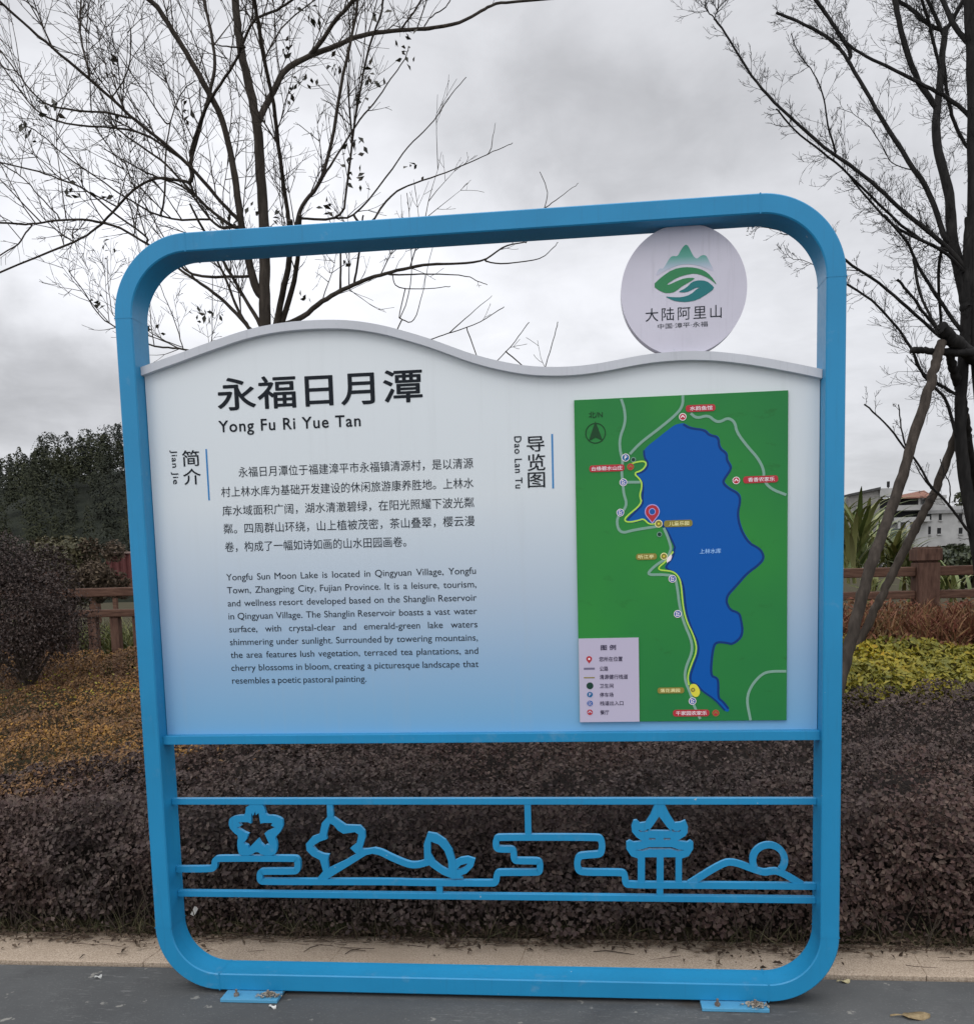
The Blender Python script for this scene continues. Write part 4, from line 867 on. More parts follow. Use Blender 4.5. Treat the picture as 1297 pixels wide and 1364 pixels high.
def wood(name, lab, pts, Y, depth, zb, n_tree, hgt, nleaf, size, seed, low=.9):
    X, Z = ridge('hills', [(x, y + hgt[1] * low * F / (Y + 3)) for x, y in pts], Y, depth, zb, HILL); r = np.random.default_rng(seed); P = []; Nn = []; S = []
    for k in range(n_tree):
        t = -r.uniform(0, 1) ** 1.0 if k > n_tree * .3 else r.uniform(-.25, .05)
        x = r.uniform(X[0], X[-1]); zz = zb + (np.interp(x, X, Z) - zb) * math.cos(t * math.pi / 2) ** .8; h = r.uniform(*hgt); kind = r.uniform() < .45
        nl = int(nleaf * r.uniform(.7, 1.2)); u = r.uniform(0, 1, nl); th = r.uniform(0, 6.28, nl)
        if kind: rad = h * .26 * (1 - u) ** .8 * (.55 + .45 * np.sin(u * 22 + r.uniform(0, 6)) ** 2) + .1
        else: rad = h * .34 * np.sqrt(np.clip(1 - (u * 1.9 - .95) ** 2, .02, 1)) * (.75 + .25 * np.sin(th * 3 + u * 9 + r.uniform(0, 6)))
        rad = rad * r.uniform(.45, 1, nl) ** .5
        P.append(np.stack([x + rad * np.cos(th), Y + t * depth + rad * np.sin(th), zz + h * (.08 + .92 * u)], 1)); Nn.append(np.stack([np.cos(th), np.sin(th) - .3, .9 + 0 * th], 1) + r.normal(0, .3, (nl, 3))); S.append(r.uniform(size[0], size[1], nl))
    return tag(leaves(name, np.concatenate(P), np.concatenate(Nn), np.concatenate(S), WOOD, asp=.6), lab, 'wood', kind='stuff')
wood('far_wood', 'dark wooded hillside rising at left behind the fence and the sign', [(-420, 640), (-200, 618), (16, 596), (50, 598), (88, 612), (130, 618), (300, 640), (520, 690)], 150, 60, -1, 620, (4, 6.5), 300, (.25, .55), 4, 1.08)
wood('near_wood', 'nearer taller dark trees massed against the left blue post', [(70, 690), (88, 650), (100, 628), (118, 606), (128, 588), (142, 570), (160, 562), (200, 556), (300, 556), (420, 590), (560, 660), (660, 720)], 95, 34, -1, 520, (2.4, 5.2), 420, (.12, .30), 6, 1.12)
wood('distant_wood', 'far dark wooded ridge behind the white house at right', [(1180, 760), (1240, 668), (1268, 655), (1297, 648), (1400, 640), (1600, 660), (1800, 720)], 330, 50, -1, 150, (5, 9), 90, (.9, 1.6), 8)

# ------------------------------------------------------------------ houses far behind the fence
BY = 200
def wallm(name, a_, b_, sc=.35): return stain(name, [a_, b_], sc, .9, .1)
WW, CW, DK, OR = wallm('white_render', (.34, .34, .335), (.47, .47, .46)), wallm('grey_concrete', (.17, .165, .155), (.30, .29, .275)), flat_mat('dark_opening', (.012, .013, .014), .4), stain('orange_roof_tiles', [(.20, .10, .075), (.30, .155, .115)], 1.2)
Z1 = (1120, 600, 6.82)
def zb_(x0, y0, x1, y1, Y=BY):
    a = at(Z1[0] + x0 / Z1[2], Z1[1] + (y0 + 0) / Z1[2], Y); b = at(Z1[0] + x1 / Z1[2], Z1[1] + y1 / Z1[2], Y); return a.x, max(a.z, b.z), b.x, min(a.z, b.z)
def hbox(name, mat, parent, off, q, d0, d1, Y=BY, zlow=None):
    x0, z1, x1, z0 = zb_(*q, Y=Y); return MB().box((x0, Y + d0, z0 if zlow is None else zlow), (x1, Y + d1, z1)).build(name, mat, parent, off)
x0, _, x1, _ = zb_(350, 0, 800, 10); ho = (x0, BY, -1); house = thing('house', ho, 'white house with an orange roof and dark open terraces between the timber props', 'house')
hbox('wall', WW, house, ho, (390, 640, 800, 900), .8, 9, zlow=-1); hbox('wall', WW, house, ho, (395, 425, 800, 640), 4.2, 9)
hbox('terrace_recess', DK, house, ho, (392, 428, 780, 500), 3.9, 4.19); hbox('terrace_recess', DK, house, ho, (478, 540, 780, 612), 3.9, 4.19)
hbox('parapet', WW, house, ho, (470, 502, 790, 538), -.6, -.3); hbox('floor_slab', WW, house, ho, (392, 530, 800, 540), -.29, 4); hbox('parapet', WW, house, ho, (470, 612, 790, 646), -.9, -.6); hbox('floor_slab', WW, house, ho, (392, 640, 800, 648), -.59, 4)
hbox('parapet', WW, house, ho, (355, 345, 470, 416), .0, 4); hbox('pillar', WW, house, ho, (575, 646, 606, 900), -.9, -.4, zlow=-1); hbox('pillar', WW, house, ho, (697, 425, 712, 502), -.5, -.2); hbox('pillar', WW, house, ho, (505, 646, 522, 900), -.9, -.5, zlow=-1)
hbox('awning', stain('grey_green_tarp', [(.06, .08, .07), (.10, .12, .10)], 1), house, ho, (430, 715, 560, 800), -2.2, -1.0)
xa, zt_, xb, zl_ = zb_(548, 362, 815, 422); v = [(xa, BY - 1.4, zl_), (xb, BY - 1.4, zl_), (xb + .4, BY + 5, zt_ + .2), (xa, BY + 5, zt_ - .9)]; v += [(p[0], p[1], p[2] - .25) for p in v]
mesh_obj('roof', v, [(0, 1, 2, 3), (7, 6, 5, 4), (0, 4, 5, 1), (1, 5, 6, 2), (2, 6, 7, 3), (3, 7, 4, 0)], OR, house, ho)
xa, za_, xb, zz_ = zb_(430, 278, 456, 325); m_ = MB(); m_.tube([((xa + xb) / 2, BY + 1, zz_ - .1), ((xa + xb) / 2, BY + 1, za_)], [(xb - xa) / 2] * 2, 10); m_.tube([((xa + xb) / 2, BY + 1, zz_ - 3), ((xa + xb) / 2, BY + 1, zz_)], .12, 6); m_.build('water_tank', DK, house, ho)
x0, _, x1, _ = zb_(75, 0, 355, 10); co = (x0, BY, -1); gh = thing('concrete_house', co, 'bare grey concrete house with a sloping dark roof edge beside the right blue post', 'house')
hbox('wall', CW, gh, co, (75, 412, 352, 900), .5, 10, zlow=-1)
xa, zA, xb, zB = zb_(70, 410, 358, 350); v = []
for yy in (BY - .2, BY + 10.5): v += [(xa, yy, zB - .1), (xb, yy, zA - .1), (xb, yy, zA + .45), (xa, yy, zB + .35)]
mesh_obj('roof', v, [(0, 1, 2, 3), (7, 6, 5, 4), (0, 4, 5, 1), (3, 2, 6, 7), (1, 5, 6, 2), (0, 3, 7, 4)], stain('dark_roof_edge', [(.05, .05, .05), (.09, .09, .09)], 1), gh, co)
v = []
for yy in (BY + .45, BY + 9.9): v += [(xa + .2, yy, zB - .4), (xb - .2, yy, zB - .4), (xb - .2, yy, zA - .12), (xa + .2, yy, zB - .12)]
mesh_obj('gable', v, [(0, 1, 2, 3), (7, 6, 5, 4), (1, 5, 6, 2), (0, 3, 7, 4)], CW, gh, co)
x0, _, x1, _ = zb_(780, 0, 1190, 10); wo_ = (x0, BY, -1); wh = thing('white_house', wo_, 'white rendered house with small dark windows behind the right tree trunk', 'house')
hbox('wall', WW, wh, wo_, (792, 556, 1290, 900), 1.2, 11, zlow=-1); hbox('wall', WW, wh, wo_, (835, 428, 985, 546), 2.2, 10); hbox('wall', WW, wh, wo_, (990, 500, 1290, 546), 2.6, 10); hbox('cornice', stain('grey_cornice', [(.2, .2, .2), (.3, .3, .3)], 1), wh, wo_, (785, 544, 1295, 558), .6, 11.2); hbox('cornice', WW, wh, wo_, (828, 402, 992, 428), 1.9, 10)
for q in ((798, 568, 838, 632), (908, 574, 932, 632), (785, 690, 832, 762), (893, 702, 925, 756), (1090, 700, 1122, 756), (1180, 700, 1212, 756), (1090, 574, 1120, 632)):
    w_ = hbox('window', DK, wh, wo_, q, 1.12, 1.19); hbox('sill', WW, wh, wo_, (q[0] - 5, q[3] + 1, q[2] + 5, q[3] + 9), .85, 1.19).parent = w_

# ------------------------------------------------------------------ bare trees and their props
def bark(name, a_, b_, c_):
    M = Mat(name, b_, .85, .2); g = M.noise(5, 7, .65, M.coord((5, 5, 1.4))); M.col(M.ramp(g, [(.3, a_), (.5, b_), (.72, c_)])); M.bump(g, .7, .006); return M.m
BARK, BARK2, PROP = bark('brown_bark', (.020, .016, .012), (.042, .034, .027), (.075, .062, .05)), bark('dark_bark', (.007, .0065, .006), (.015, .014, .0135), (.03, .028, .026)), bark('prop_wood', (.026, .021, .017), (.052, .042, .034), (.090, .073, .060))
RMIN = .0009
def twig(mb, p, d, l, r0, up, curl, sub, rr, K_=5):
    pts = [p.copy()]; ds = []
    for i in range(K_):
        d = (d + Vector((rr.gauss(0, curl), rr.gauss(0, curl), rr.gauss(0, curl) + up))).normalized(); p = p + d * (l / K_); pts.append(p.copy()); ds.append(d.copy())
    mb.tube(pts, [max(RMIN, r0 * (1 - .8 * i / K_)) for i in range(K_ + 1)], 4)
    if sub > 0:
        for i in range(sub):
            k = rr.randint(1, K_ - 1); a = ds[k].cross(Vector((rr.gauss(0, 1), rr.gauss(0, 1), rr.gauss(0, 1)))).normalized()
            twig(mb, pts[k], (ds[k] * .75 + a * rr.uniform(.4, .8)).normalized(), l * rr.uniform(.3, .55), r0 * .6, up, curl, sub - 2 if sub > 2 else 0, rr, 4)
def tree(name, lab, root_px, Y0, D, limbs, mat, seed, per_m, tl, up, curl, sub, tr, wild=.55, n_trunk=1, thin=.9, shoots=0, rmin=.0009):
    """limbs: (crop, [(x, y)...], width at start, width at end) read off the photograph, each given a depth of its own"""
    global RMIN; RMIN = rmin
    rr = random.Random(seed); b = base_at(*root_px, Y0); b = (b[0], b[1], float(bank(b[1])) - .05); root = thing(name, b, lab, 'tree'); known = []; tw = MB(); allp = []
    for li, (o, pts, w0, w1) in enumerate(limbs):
        P = zm(o, pts) if o else list(pts); e = P[-1]; q = P[-2]; dl = math.hypot(e[0] - q[0], e[1] - q[1]) + 1e-6; ext = 0
        if e[1] < 6 or e[0] < 21 or e[0] > 1291:
            P.append((e[0] + (e[0] - q[0]) / dl * 150 , e[1] + (e[1] - q[1]) / dl * 150)); ext = 1
        if known and li >= n_trunk:
            kd = min(known, key=lambda k: math.hypot(k[0] - P[0][0], k[1] - P[0][1]) + (25 if k[1] < P[0][1] - 4 else 0)); g_ = math.hypot(kd[0] - P[0][0], kd[1] - P[0][1])
            if 3 < g_ < 110: P.insert(0, (kd[0], kd[1]))
        P = chaikin(P, 2); ln = [0]
        for a_, c_ in zip(P[:-1], P[1:]): ln.append(ln[-1] + math.hypot(c_[0] - a_[0], c_[1] - a_[1]))
        tot = ln[-1]; y0 = Y0
        if known and li >= n_trunk:
            kd = min(known, key=lambda k: (k[0] - P[0][0]) ** 2 + (k[1] - P[0][1]) ** 2)
            if math.hypot(kd[0] - P[0][0], kd[1] - P[0][1]) < 40: y0 = kd[2]
        dev = rr.uniform(-wild, wild) * tot / F * D if li >= n_trunk else 0; V3 = []; rad = []
        sc = D / F / 2 / (o[2] if o else 1)
        for (x, y), s_ in zip(P, ln):
            t = s_ / tot; yy = y0 + dev * t ** 1.2; V3.append(at(x, y, yy) + Vector((rr.gauss(0, .0015), 0, rr.gauss(0, .0015)))); known.append((x, y, yy))
            rad.append(max(.0014, thin * (w0 + (w1 - w0) * t ** .8) * sc) * rr.uniform(.95, 1.06))
        MB().tube(V3, rad, 9 if w0 > 20 else 6).build('trunk' if li < n_trunk else 'limb', mat, root, b, smooth=True, sharp=60)
        L3 = sum((V3[i + 1] - V3[i]).length for i in range(len(V3) - 1)); nt_ = max(1, int(per_m * L3 * rr.uniform(.7, 1.2))) if li >= n_trunk else int(per_m * L3 * .25)
        far_ = li >= n_trunk and shoots and P[0][0] > 425
        for k in range(int(nt_ * .35) if far_ or (o and o[1] == 450) else nt_):
            t = rr.uniform(.18 if li >= n_trunk else .4, 1); i = min(len(V3) - 2, int(t * (len(V3) - 1))); tg = (V3[i + 1] - V3[i]).normalized(); p = V3[i].lerp(V3[i + 1], rr.random())
            a = tg.cross(Vector((rr.gauss(0, .5), 1.0, rr.gauss(0, .5)))).normalized() * rr.choice((-1, 1)); a = (a + Vector((0, rr.gauss(0, .6), .25))).normalized()
            twig(tw, p, (tg * rr.uniform(.4, 1) + a * rr.uniform(.5, .9)).normalized(), tl * min(1, .35 + .55 * L3) * rr.uniform(.35, 1.1) * (1 - .62 * t), min(tr, rad[i] * .6), up, curl, sub, rr)
        for k in range(int(shoots * L3 + rr.random()) if li >= n_trunk and not far_ else 0):      # long straight water shoots
            i = rr.randint(len(V3) // 6, max(len(V3) // 6, int(len(V3) * .8) - 1)); tg = (V3[min(i + 1, len(V3) - 1)] - V3[i]).normalized()
            d = (tg * rr.uniform(.1, .7) + Vector((rr.gauss(0, .28), rr.gauss(0, .3), rr.uniform(.5, 1.0)))).normalized()
            twig(tw, V3[i].copy(), d, rr.uniform(.35, .95) * min(1, .5 + .4 * L3), min(.0052, rad[i] * .8), .03, .07, 5, rr, 7)
        allp.append(V3)
    tw.build('twigs', mat, root, b).name = 'crown'
    return root, b, allp, known
Q1, Q2, Q3, Q5 = (0, 0, 2.729), (400, 0, 2.729), (847, 0, 2.729), (1080, 450, 3.032)
LT = [(None, [(352, 915), (353, 640), (353, 440), (352, 385), (353, 340), (352, 300), (346, 220), (344, 172), (335, 128), (322, 73), (317, 37), (313, 0)], 28, 9),
 (Q1, [(940, 1075), (905, 960), (880, 840), (862, 690), (840, 560), (808, 430), (762, 340), (700, 230), (640, 130), (570, 20), (545, 0)], 34, 15),
 (Q1, [(938, 440), (958, 400), (1000, 320), (1030, 250), (1150, 190), (1228, 165), (1294, 130), (1410, 112), (1530, 105), (1660, 88), (1745, 42), (1790, 12), (1870, 5)], 28, 6),
 (Q1, [(1120, 205), (1170, 150), (1215, 75), (1250, 40), (1290, -5)], 20, 13),
 (Q1, [(868, 800), (800, 730), (700, 610), (600, 520), (480, 430), (400, 350), (260, 230), (150, 140), (45, 45)], 17, 7),
 (Q1, [(850, 830), (760, 760), (670, 670), (600, 590), (480, 510), (380, 430)], 15, 6),
 (Q1, [(790, 830), (720, 740), (680, 680), (560, 640), (480, 600), (380, 540)], 13, 4),
 (Q1, [(690, 600), (560, 500), (460, 465), (250, 455), (130, 410), (45, 290)], 10, 5),
 (Q1, [(480, 430), (380, 405), (250, 400), (150, 375), (60, 260), (45, 240)], 9, 4),
 (Q1, [(600, 800), (460, 720), (330, 630), (230, 560), (130, 470), (75, 450)], 9, 4),
 (Q1, [(700, 690), (690, 660), (620, 650), (560, 645), (480, 690), (420, 760), (340, 840), (270, 880), (45, 970)], 12, 7),
 (Q1, [(700, 1010), (620, 930), (520, 880), (430, 820), (310, 795), (200, 800), (120, 815), (45, 812)], 12, 6),
 (Q1, [(120, 815), (90, 850), (70, 885), (45, 900)], 6, 4),
 (Q1, [(540, 860), (420, 780), (320, 690), (220, 650), (130, 620), (45, 600)], 9, 4),
 (Q1, [(210, 780), (150, 720), (90, 650), (45, 620)], 6, 3),
 (Q1, [(700, 640), (690, 590), (720, 480), (760, 350), (785, 240), (770, 120), (740, 0)], 18, 10),
 (Q1, [(690, 560), (740, 400), (790, 320), (860, 220), (910, 90), (935, 60), (1000, 40), (1060, 0)], 14, 7),
 (Q1, [(600, 720), (600, 560), (620, 430), (660, 330), (710, 290)], 9, 4),
 (Q1, [(1058, 900), (1050, 800), (1020, 600), (1000, 400), (960, 220), (935, 60), (925, 0)], 20, 11),
 (Q1, [(1075, 880), (1080, 800), (1100, 740), (1165, 670), (1210, 500), (1240, 300), (1290, 80), (1300, 0)], 19, 9),
 (Q1, [(1175, 640), (1240, 540), (1300, 440), (1365, 370), (1430, 270), (1470, 220), (1485, 170)], 10, 4),
 (Q1, [(1245, 800), (1260, 680), (1295, 400), (1335, 180), (1385, 50), (1392, 0)], 10, 7),
 (Q1, [(1290, 790), (1420, 620), (1490, 520), (1570, 450), (1630, 350), (1695, 280)], 9, 3),
 (Q1, [(1330, 840), (1415, 710), (1490, 670), (1610, 630), (1710, 590), (1780, 555), (1862, 520)], 11, 3),
 (Q1, [(1780, 555), (1792, 500), (1800, 445)], 5, 2),
 (Q1, [(1000, 1190), (1092, 1160), (1162, 1100), (1232, 1060), (1292, 1030), (1372, 1000), (1452, 980), (1552, 960), (1650, 958), (1762, 950), (1832, 890), (1912, 880)], 27, 5),
 (Q1, [(1762, 950), (1822, 960), (1962, 945), (2012, 900), (2027, 880)], 7, 3),
 (Q1, [(1432, 1000), (1542, 995), (1692, 1000), (1732, 1020), (1772, 1035)], 8, 3),
 (Q1, [(1427, 1000), (1432, 1045), (1544, 1052), (1637, 1040)], 5, 3),
 (Q1, [(1237, 1060), (1238, 930), (1245, 820)], 12, 7), (Q1, [(1287, 1030), (1307, 920), (1320, 780)], 11, 7),
 (Q1, [(925, 1215), (870, 1150), (790, 1070), (700, 1010), (640, 970), (560, 900)], 20, 8),
 (Q1, [(905, 1190), (860, 1120), (820, 1010), (790, 950), (760, 840)], 15, 8),
 (Q1, [(948, 1180), (880, 1070), (820, 960), (740, 840), (690, 740)], 20, 10),
 (Q1, [(760, 1290), (675, 1270), (600, 1262), (540, 1255), (470, 1215), (420, 1190), (360, 1150), (300, 1050), (250, 985)], 11, 4),
 (Q1, [(1000, 1200), (1030, 1050), (1058, 930), (1055, 800)], 28, 20), (Q1, [(1020, 1190), (1068, 1030), (1085, 930), (1090, 780)], 24, 16),
 (Q1, [(665, 1268), (640, 1180), (600, 1080), (580, 1030)], 5, 3), (Q1, [(772, 1240), (771, 1120), (772, 1000)], 4, 3),
 (Q1, [(660, 1260), (420, 1180), (395, 1080), (390, 930)], 4, 3),
 (Q1, [(470, 260), (475, 180), (475, 100), (460, 55)], 6, 3), (Q1, [(600, 450), (540, 350), (470, 260), (400, 150), (415, 90)], 7, 3), (Q1, [(330, 280), (300, 180), (290, 80), (295, 0)], 8, 5),
 (Q1, [(1440, 1190), (1495, 1060), (1495, 880), (1480, 700)], 5, 3), (Q1, [(1502, 1180), (1532, 1080), (1552, 980), (1582, 860)], 5, 2),
 (Q1, [(1400, 1290), (1572, 1230), (1632, 1210), (1732, 1180), (1832, 1115)], 6, 3), (Q1, [(1632, 1210), (1722, 1130), (1787, 1075)], 5, 2),
 (Q1, [(1760, 1370), (1812, 1305), (1882, 1230), (1922, 1170)], 5, 3), (Q1, [(1970, 1390), (1982, 1330), (2007, 1250), (2027, 1170)], 5, 3),
 (Q1, [(1912, 880), (1982, 755), (1992, 690), (1962, 625)], 5, 3), (Q1, [(1982, 755), (2042, 710), (2102, 665)], 5, 2),
 (Q1, [(1460, 100), (1500, 50), (1530, 0)], 9, 5), (Q1, [(1540, 100), (1560, 60), (1620, 30), (1640, -10)], 6, 3), (Q1, [(900, 170), (830, 170), (770, 160)], 8, 4), (Q1, [(960, 220), (1000, 130), (1060, 60), (1130, 10)], 6, 3)]
ltree, lb, lp_, lk = tree('bare_tree', 'bare brown tree with spreading limbs and few leaves behind the left half of the sign', (352, 915), 2.75, 5.9, LT, BARK, 5, 5, .40, .04, .09, 2, .0030, shoots=2.5, thin=.86, rmin=.0013)
# last leaves hanging on the left tree
LF = leaf_mat('last_leaves', [(.016, .018, .012), (.030, .030, .018), (.045, .035, .022)], .5, .4)
cl_ = [(Q1, q) for q in ((405, 225), (190, 400), (155, 378), (270, 695), (390, 705), (455, 487), (682, 415), (1085, 300), (1065, 330), (1050, 185), (1125, 70), (835, 800), (390, 905), (555, 1195), (740, 1138), (360, 1112), (1480, 175), (1465, 215), (1215, 252), (1330, 260), (1362, 290), (1297, 530), (1265, 575), (1310, 655), (1325, 375), (1122, 295), (1375, 48), (1510, 605), (1250, 940), (1115, 1080), (930, 760), (1195, 760), (100, 465), (780, 1140), (1010, 800))]
rr = random.Random(9)
for o, q in cl_:
    x, y = zm(o, [q])[0]; kd = min(lk, key=lambda k: (k[0] - x) ** 2 + (k[1] - y) ** 2); p = at(x, y, kd[2] if math.hypot(kd[0] - x, kd[1] - y) < 60 else 2.75); n = rr.randint(4, 9)
    C = np.array(p) + rng.normal(0, .032, (n, 3)); leaves('leaf_cluster', C, rng.normal(0, 1, (n, 3)) + np.array([0, -.6, .2]), rng.uniform(.035, .062, n), LF, ltree, off=lb, asp=.5)
RT = [(None, [(1322, 930), (1312, 800), (1298, 710), (1285, 640), (1279, 590), (1279, 540), (1283, 480), (1287, 420), (1289, 350), (1291, 290)], 23, 14),
 (None, [(1340, 930), (1326, 700), (1305, 540), (1297, 420), (1296, 200), (1294, 80), (1290, 0)], 22, 13),
 (Q3, [(1200, 1090), (1175, 980), (1150, 880), (1145, 800), (1140, 700), (1100, 570), (1088, 450), (1095, 390), (1105, 300), (1112, 200), (1125, 100)], 52, 26),
 (Q3, [(1130, 880), (1110, 830), (1070, 700), (980, 570), (880, 410), (800, 270), (750, 185), (700, 135), (600, 80), (510, 45)], 24, 12),
 (Q3, [(785, 195), (745, 130), (690, 50), (655, 0)], 18, 13),
 (Q3, [(1230, 440), (1180, 390), (1110, 340), (1010, 290), (900, 235), (800, 185), (765, 155)], 19, 11),
 (Q3, [(1090, 390), (1020, 290), (970, 150), (945, 20), (938, -20)], 24, 22),
 (Q3, [(1122, 112), (1060, 90), (1000, 30), (950, 0)], 18, 15), (Q3, [(1120, 110), (1140, 90), (1190, 0)], 20, 14), (Q3, [(1245, 190), (1210, 160), (1150, 90), (1115, 0)], 22, 15), (Q3, [(1115, 120), (1060, 0)], 16, 12), (Q3, [(1108, 260), (1080, 150), (1065, 80), (1040, 0)], 15, 9),
 (Q3, [(1115, 200), (1130, 340), (1150, 430), (1190, 520), (1225, 552)], 16, 14),
 (Q3, [(1225, 1010), (1200, 975), (1100, 870), (960, 760), (870, 670), (760, 590), (640, 500), (510, 380), (430, 290), (350, 160), (285, 65)], 21, 8),
 (Q3, [(285, 65), (258, 40), (250, 10), (262, -20)], 5, 3), (Q3, [(285, 65), (300, 30), (298, -10)], 5, 3),
 (Q3, [(1090, 900), (1000, 850), (900, 760), (780, 640), (690, 560), (580, 480), (510, 395)], 13, 6),
 (Q3, [(1215, 1010), (1120, 910), (1010, 860), (930, 820), (840, 720), (750, 610)], 15, 6),
 (Q3, [(1190, 1215), (1100, 1090), (1010, 940), (990, 880), (900, 780)], 17, 9),
 (Q3, [(1120, 1240), (1000, 1130), (900, 1040), (765, 950), (700, 900)], 15, 9), (Q3, [(700, 980), (650, 965), (600, 940), (560, 945), (535, 890)], 4, 2),
 (Q3, [(1105, 1210), (1040, 1130), (990, 1060), (950, 1015)], 13, 10),
 (Q3, [(1190, 1450), (1120, 1410), (1030, 1355), (1000, 1260), (940, 1180), (870, 1100), (765, 1030), (700, 1000)], 13, 8),
 (Q3, [(1115, 880), (1095, 1000), (1110, 1190)], 13, 11), (Q3, [(1010, 940), (1030, 1080), (1100, 1200)], 12, 10),
 (Q3, [(640, 880), (570, 845), (500, 830), (440, 818), (380, 815)], 9, 5),
 (Q3, [(730, 560), (690, 440), (685, 350), (640, 250), (590, 200), (565, 120)], 9, 3), (Q3, [(930, 600), (900, 540), (860, 470), (790, 410), (730, 390)], 5, 2),
 (Q5, [(700, 850), (640, 790), (540, 650), (480, 600), (430, 500), (380, 450), (310, 350), (215, 268)], 15, 7), (Q5, [(490, 610), (450, 565), (415, 500)], 8, 4), (Q5, [(385, 445), (365, 380), (355, 270)], 8, 5), (Q5, [(560, 660), (562, 590), (540, 550), (520, 490)], 7, 4),
 (Q5, [(595, 420), (580, 380), (550, 250), (500, 200), (450, 150), (410, 50), (370, -10)], 17, 10), (Q5, [(470, 160), (440, 130), (385, 70)], 5, 3)]
rtree, rb, _, _ = tree('bare_tree', 'bare dark tree with fine curling twigs at the right edge beside two timber props', (1330, 930), 3.0, 6.1, RT, BARK2, 12, 28, .36, .07, .20, 4, .0018, .45, 2, thin=.82)
def prop(pts, w, lab, Ys, name='timber_prop'):
    P = [at(x, y, Y) for (x, y), Y in zip(pts, Ys)]; d = (P[-1] - P[-2]).normalized()
    if name == 'timber_prop': P.append(P[-1] + d * max(0, (P[-1].z - .45) / max(.2, -d.z)))
    Q = []; n = 14
    for i in range(len(P) - 1):
        for k in range(n): Q.append(P[i].lerp(P[i + 1], k / n))
    Q.append(P[-1]); rr = random.Random(len(lab)); Q = [q + Vector((rr.gauss(0, .003), 0, rr.gauss(0, .002))) for q in Q]
    dist = (Q[0] - CAM).dot(FWD); rad = [(w[0] + (w[1] - w[0]) * i / len(Q)) * dist / F / 2 * rr.uniform(.93, 1.08) for i in range(len(Q))]
    o = MB().tube(Q, rad, 10).build(name, PROP if name == 'timber_prop' and 'short' not in lab else BARK2, smooth=True, sharp=60); 
    c = Q[-1].copy(); o.data.transform(Matrix.Translation(-c)); o.location = c
    return tag(o, lab, 'tree prop')
prop([(1254, 455), (1236, 520), (1192, 665), (1159, 753), (1123, 892)], (12, 15.5), 'thicker timber prop slanting from the tree down behind the right blue post', (2.75, 2.65, 2.5, 2.35, 2.2))
prop([(1284, 552), (1245, 655), (1222, 697), (1189, 763), (1160, 823)], (11, 11.5), 'thinner timber prop crossing in front of the white house', (3.12, 3.1, 3.1, 3.1, 3.1))
prop([(1213, 466), (1250, 468), (1296, 470)], (8, 11), 'short level timber pole tied across the right tree', (2.8, 2.8, 2.8), 'timber_crosspiece')
prop([(1253, 437), (1270, 455), (1300, 478)], (17, 20), 'sawn off stub of timber pointing up left from the right tree', (2.72, 2.78, 2.95), 'timber_stub')
prop([(1263, 468), (1272, 500), (1281, 528), (1290, 590)], (11, 12), 'short dark timber prop close against the right tree trunk', (2.8, 2.95, 3.1, 3.3))

# ------------------------------------------------------------------ small things lying about
def flat_leaf(px, py, l, wd, mat, lab, cat, name, rot=0.0, stalk=True):
    p = atz(px, py, PV + .004); v = []; f = []; n = 10
    for i in range(n + 1):
        t = i / n; ww = wd * .5 * (math.sin(math.pi * t ** 1.4) ** .7 if 0 < t < 1 else .03); x = (t - .5) * l
        v += [(x, -ww, .006 * math.sin(t * 5)), (x, 0, .001 + .004 * math.sin(t * 3)), (x, ww, .008 * math.sin(t * 4 + 1) ** 2)]
    if stalk: v = [(x, y * (1 if x > -l * .12 else .16), z) for x, y, z in v]
    for i in range(n): a = i * 3; f += [(a, a + 3, a + 4, a + 1), (a + 1, a + 4, a + 5, a + 2)]
    o = mesh_obj(name, v, f, mat, smooth=True); o.location = p; o.rotation_euler = (0, 0, rot); s = o.modifiers.new('thickness', 'SOLIDIFY'); s.thickness = .0008
    return tag(o, lab, cat)
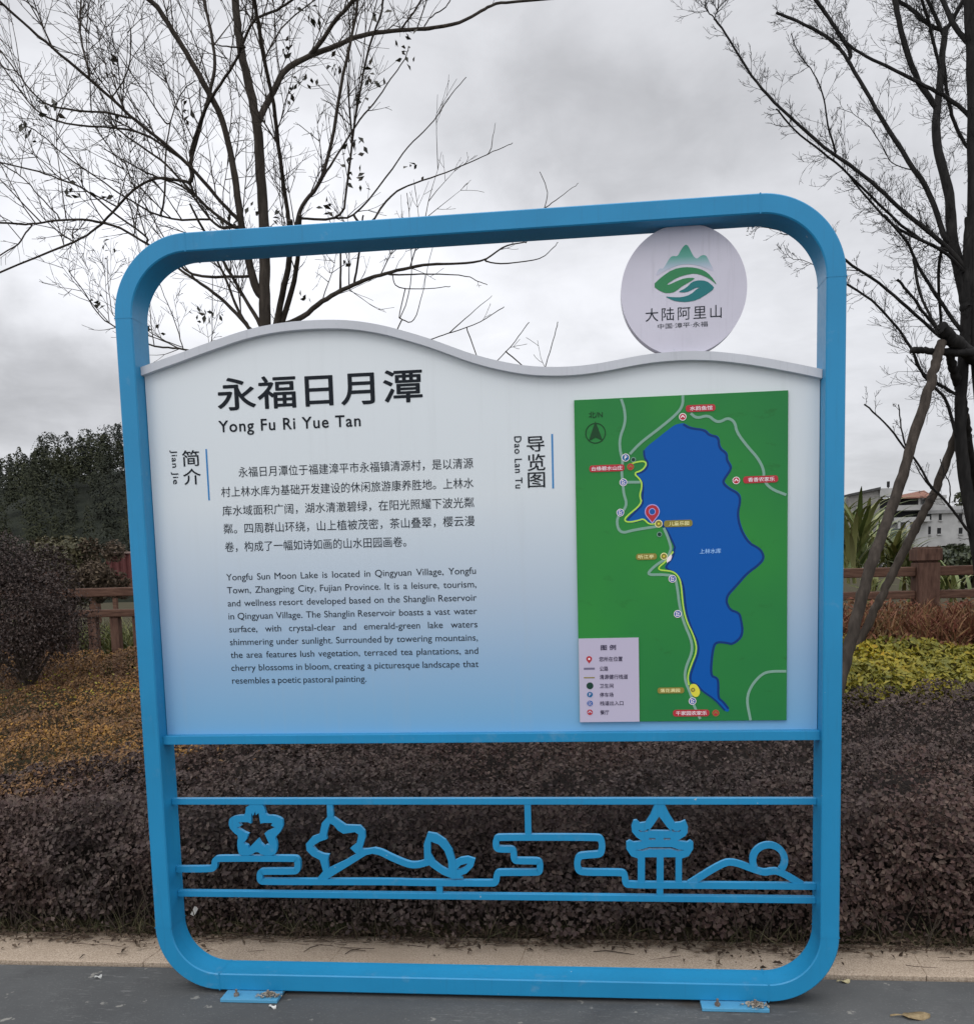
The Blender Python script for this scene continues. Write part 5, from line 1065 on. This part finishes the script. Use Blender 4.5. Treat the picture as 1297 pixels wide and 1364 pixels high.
TANL = stain('tan_dead_leaf', [(.20, .145, .075), (.34, .26, .15)], 60)
flat_leaf(1212, 1354, .135, .05, TANL, 'big tan dead leaf lying on the grey paving at lower right', 'leaf', 'fallen_leaf', .05)
flat_leaf(1123, 1308, .05, .020, stain('pale_yellow_chip', [(.42, .36, .2), (.52, .46, .28)], 60), 'small pale yellow wood chip in the gap by the kerb at right', 'wood chip', 'wood_chip', .1)
flat_leaf(131, 1302, .028, .02, stain('white_scrap', [(.42, .43, .41), (.55, .55, .52)], 60), 'small pale scrap on the paving left of the sign', 'scrap', 'paper_scrap', .5, False)
flat_leaf(363, 1342, .03, .014, stain('white_chip', [(.6, .6, .58), (.7, .7, .68)], 60), 'small white chip on the paving before the left foot plate', 'chip', 'white_chip', -.2, False)
c = at(259, 1214, .44); o = MB().box((-.009, -.001, -.022), (.009, .001, .022)).build('paper_tag', flat_mat('paper_white', (.6, .6, .58))); o.location = c; o.rotation_euler = (.2, .5, .3); tag(o, 'tiny white paper tag caught in the hedge inside the lower left corner of the sign', 'tag')
rr = random.Random(3)
for (a_, b_), lab in ((((405, 1268), (430, 1258)), 'thin fallen twig on the kerb stone right of the rounded corner'), (((460, 1271), (480, 1264)), 'short fallen twig on the kerb near its second joint'), (((64, 1254), (95, 1250)), 'fallen twig on the kerb at far left'), (((106, 1277), (113, 1272)), 'tiny dark twig on the left kerb edge'), (((790, 1268), (845, 1272)), 'long fallen twig on the kerb under the pavilion'), (((1060, 1250), (1090, 1254)), 'curved fallen twig on the kerb near the right blue corner'), (((1140, 1256), (1200, 1266)), 'long dark twig on the kerb right of the sign')):
    A, B = atz(*a_, .004), atz(*b_, .004); m_ = (A + B) / 2 + Vector((0, .008, .003)); o = MB().tube([A - m_, (A - m_) * .4 + Vector((0, .006, .002)), Vector((0, 0, 0)), (B - m_) * .5 + Vector((0, -.004, .002)), B - m_], [.0015, .0022, .002, .0018, .0009], 5).build('fallen_twig', TWIG, smooth=True); o.location = m_; tag(o, lab, 'twig')
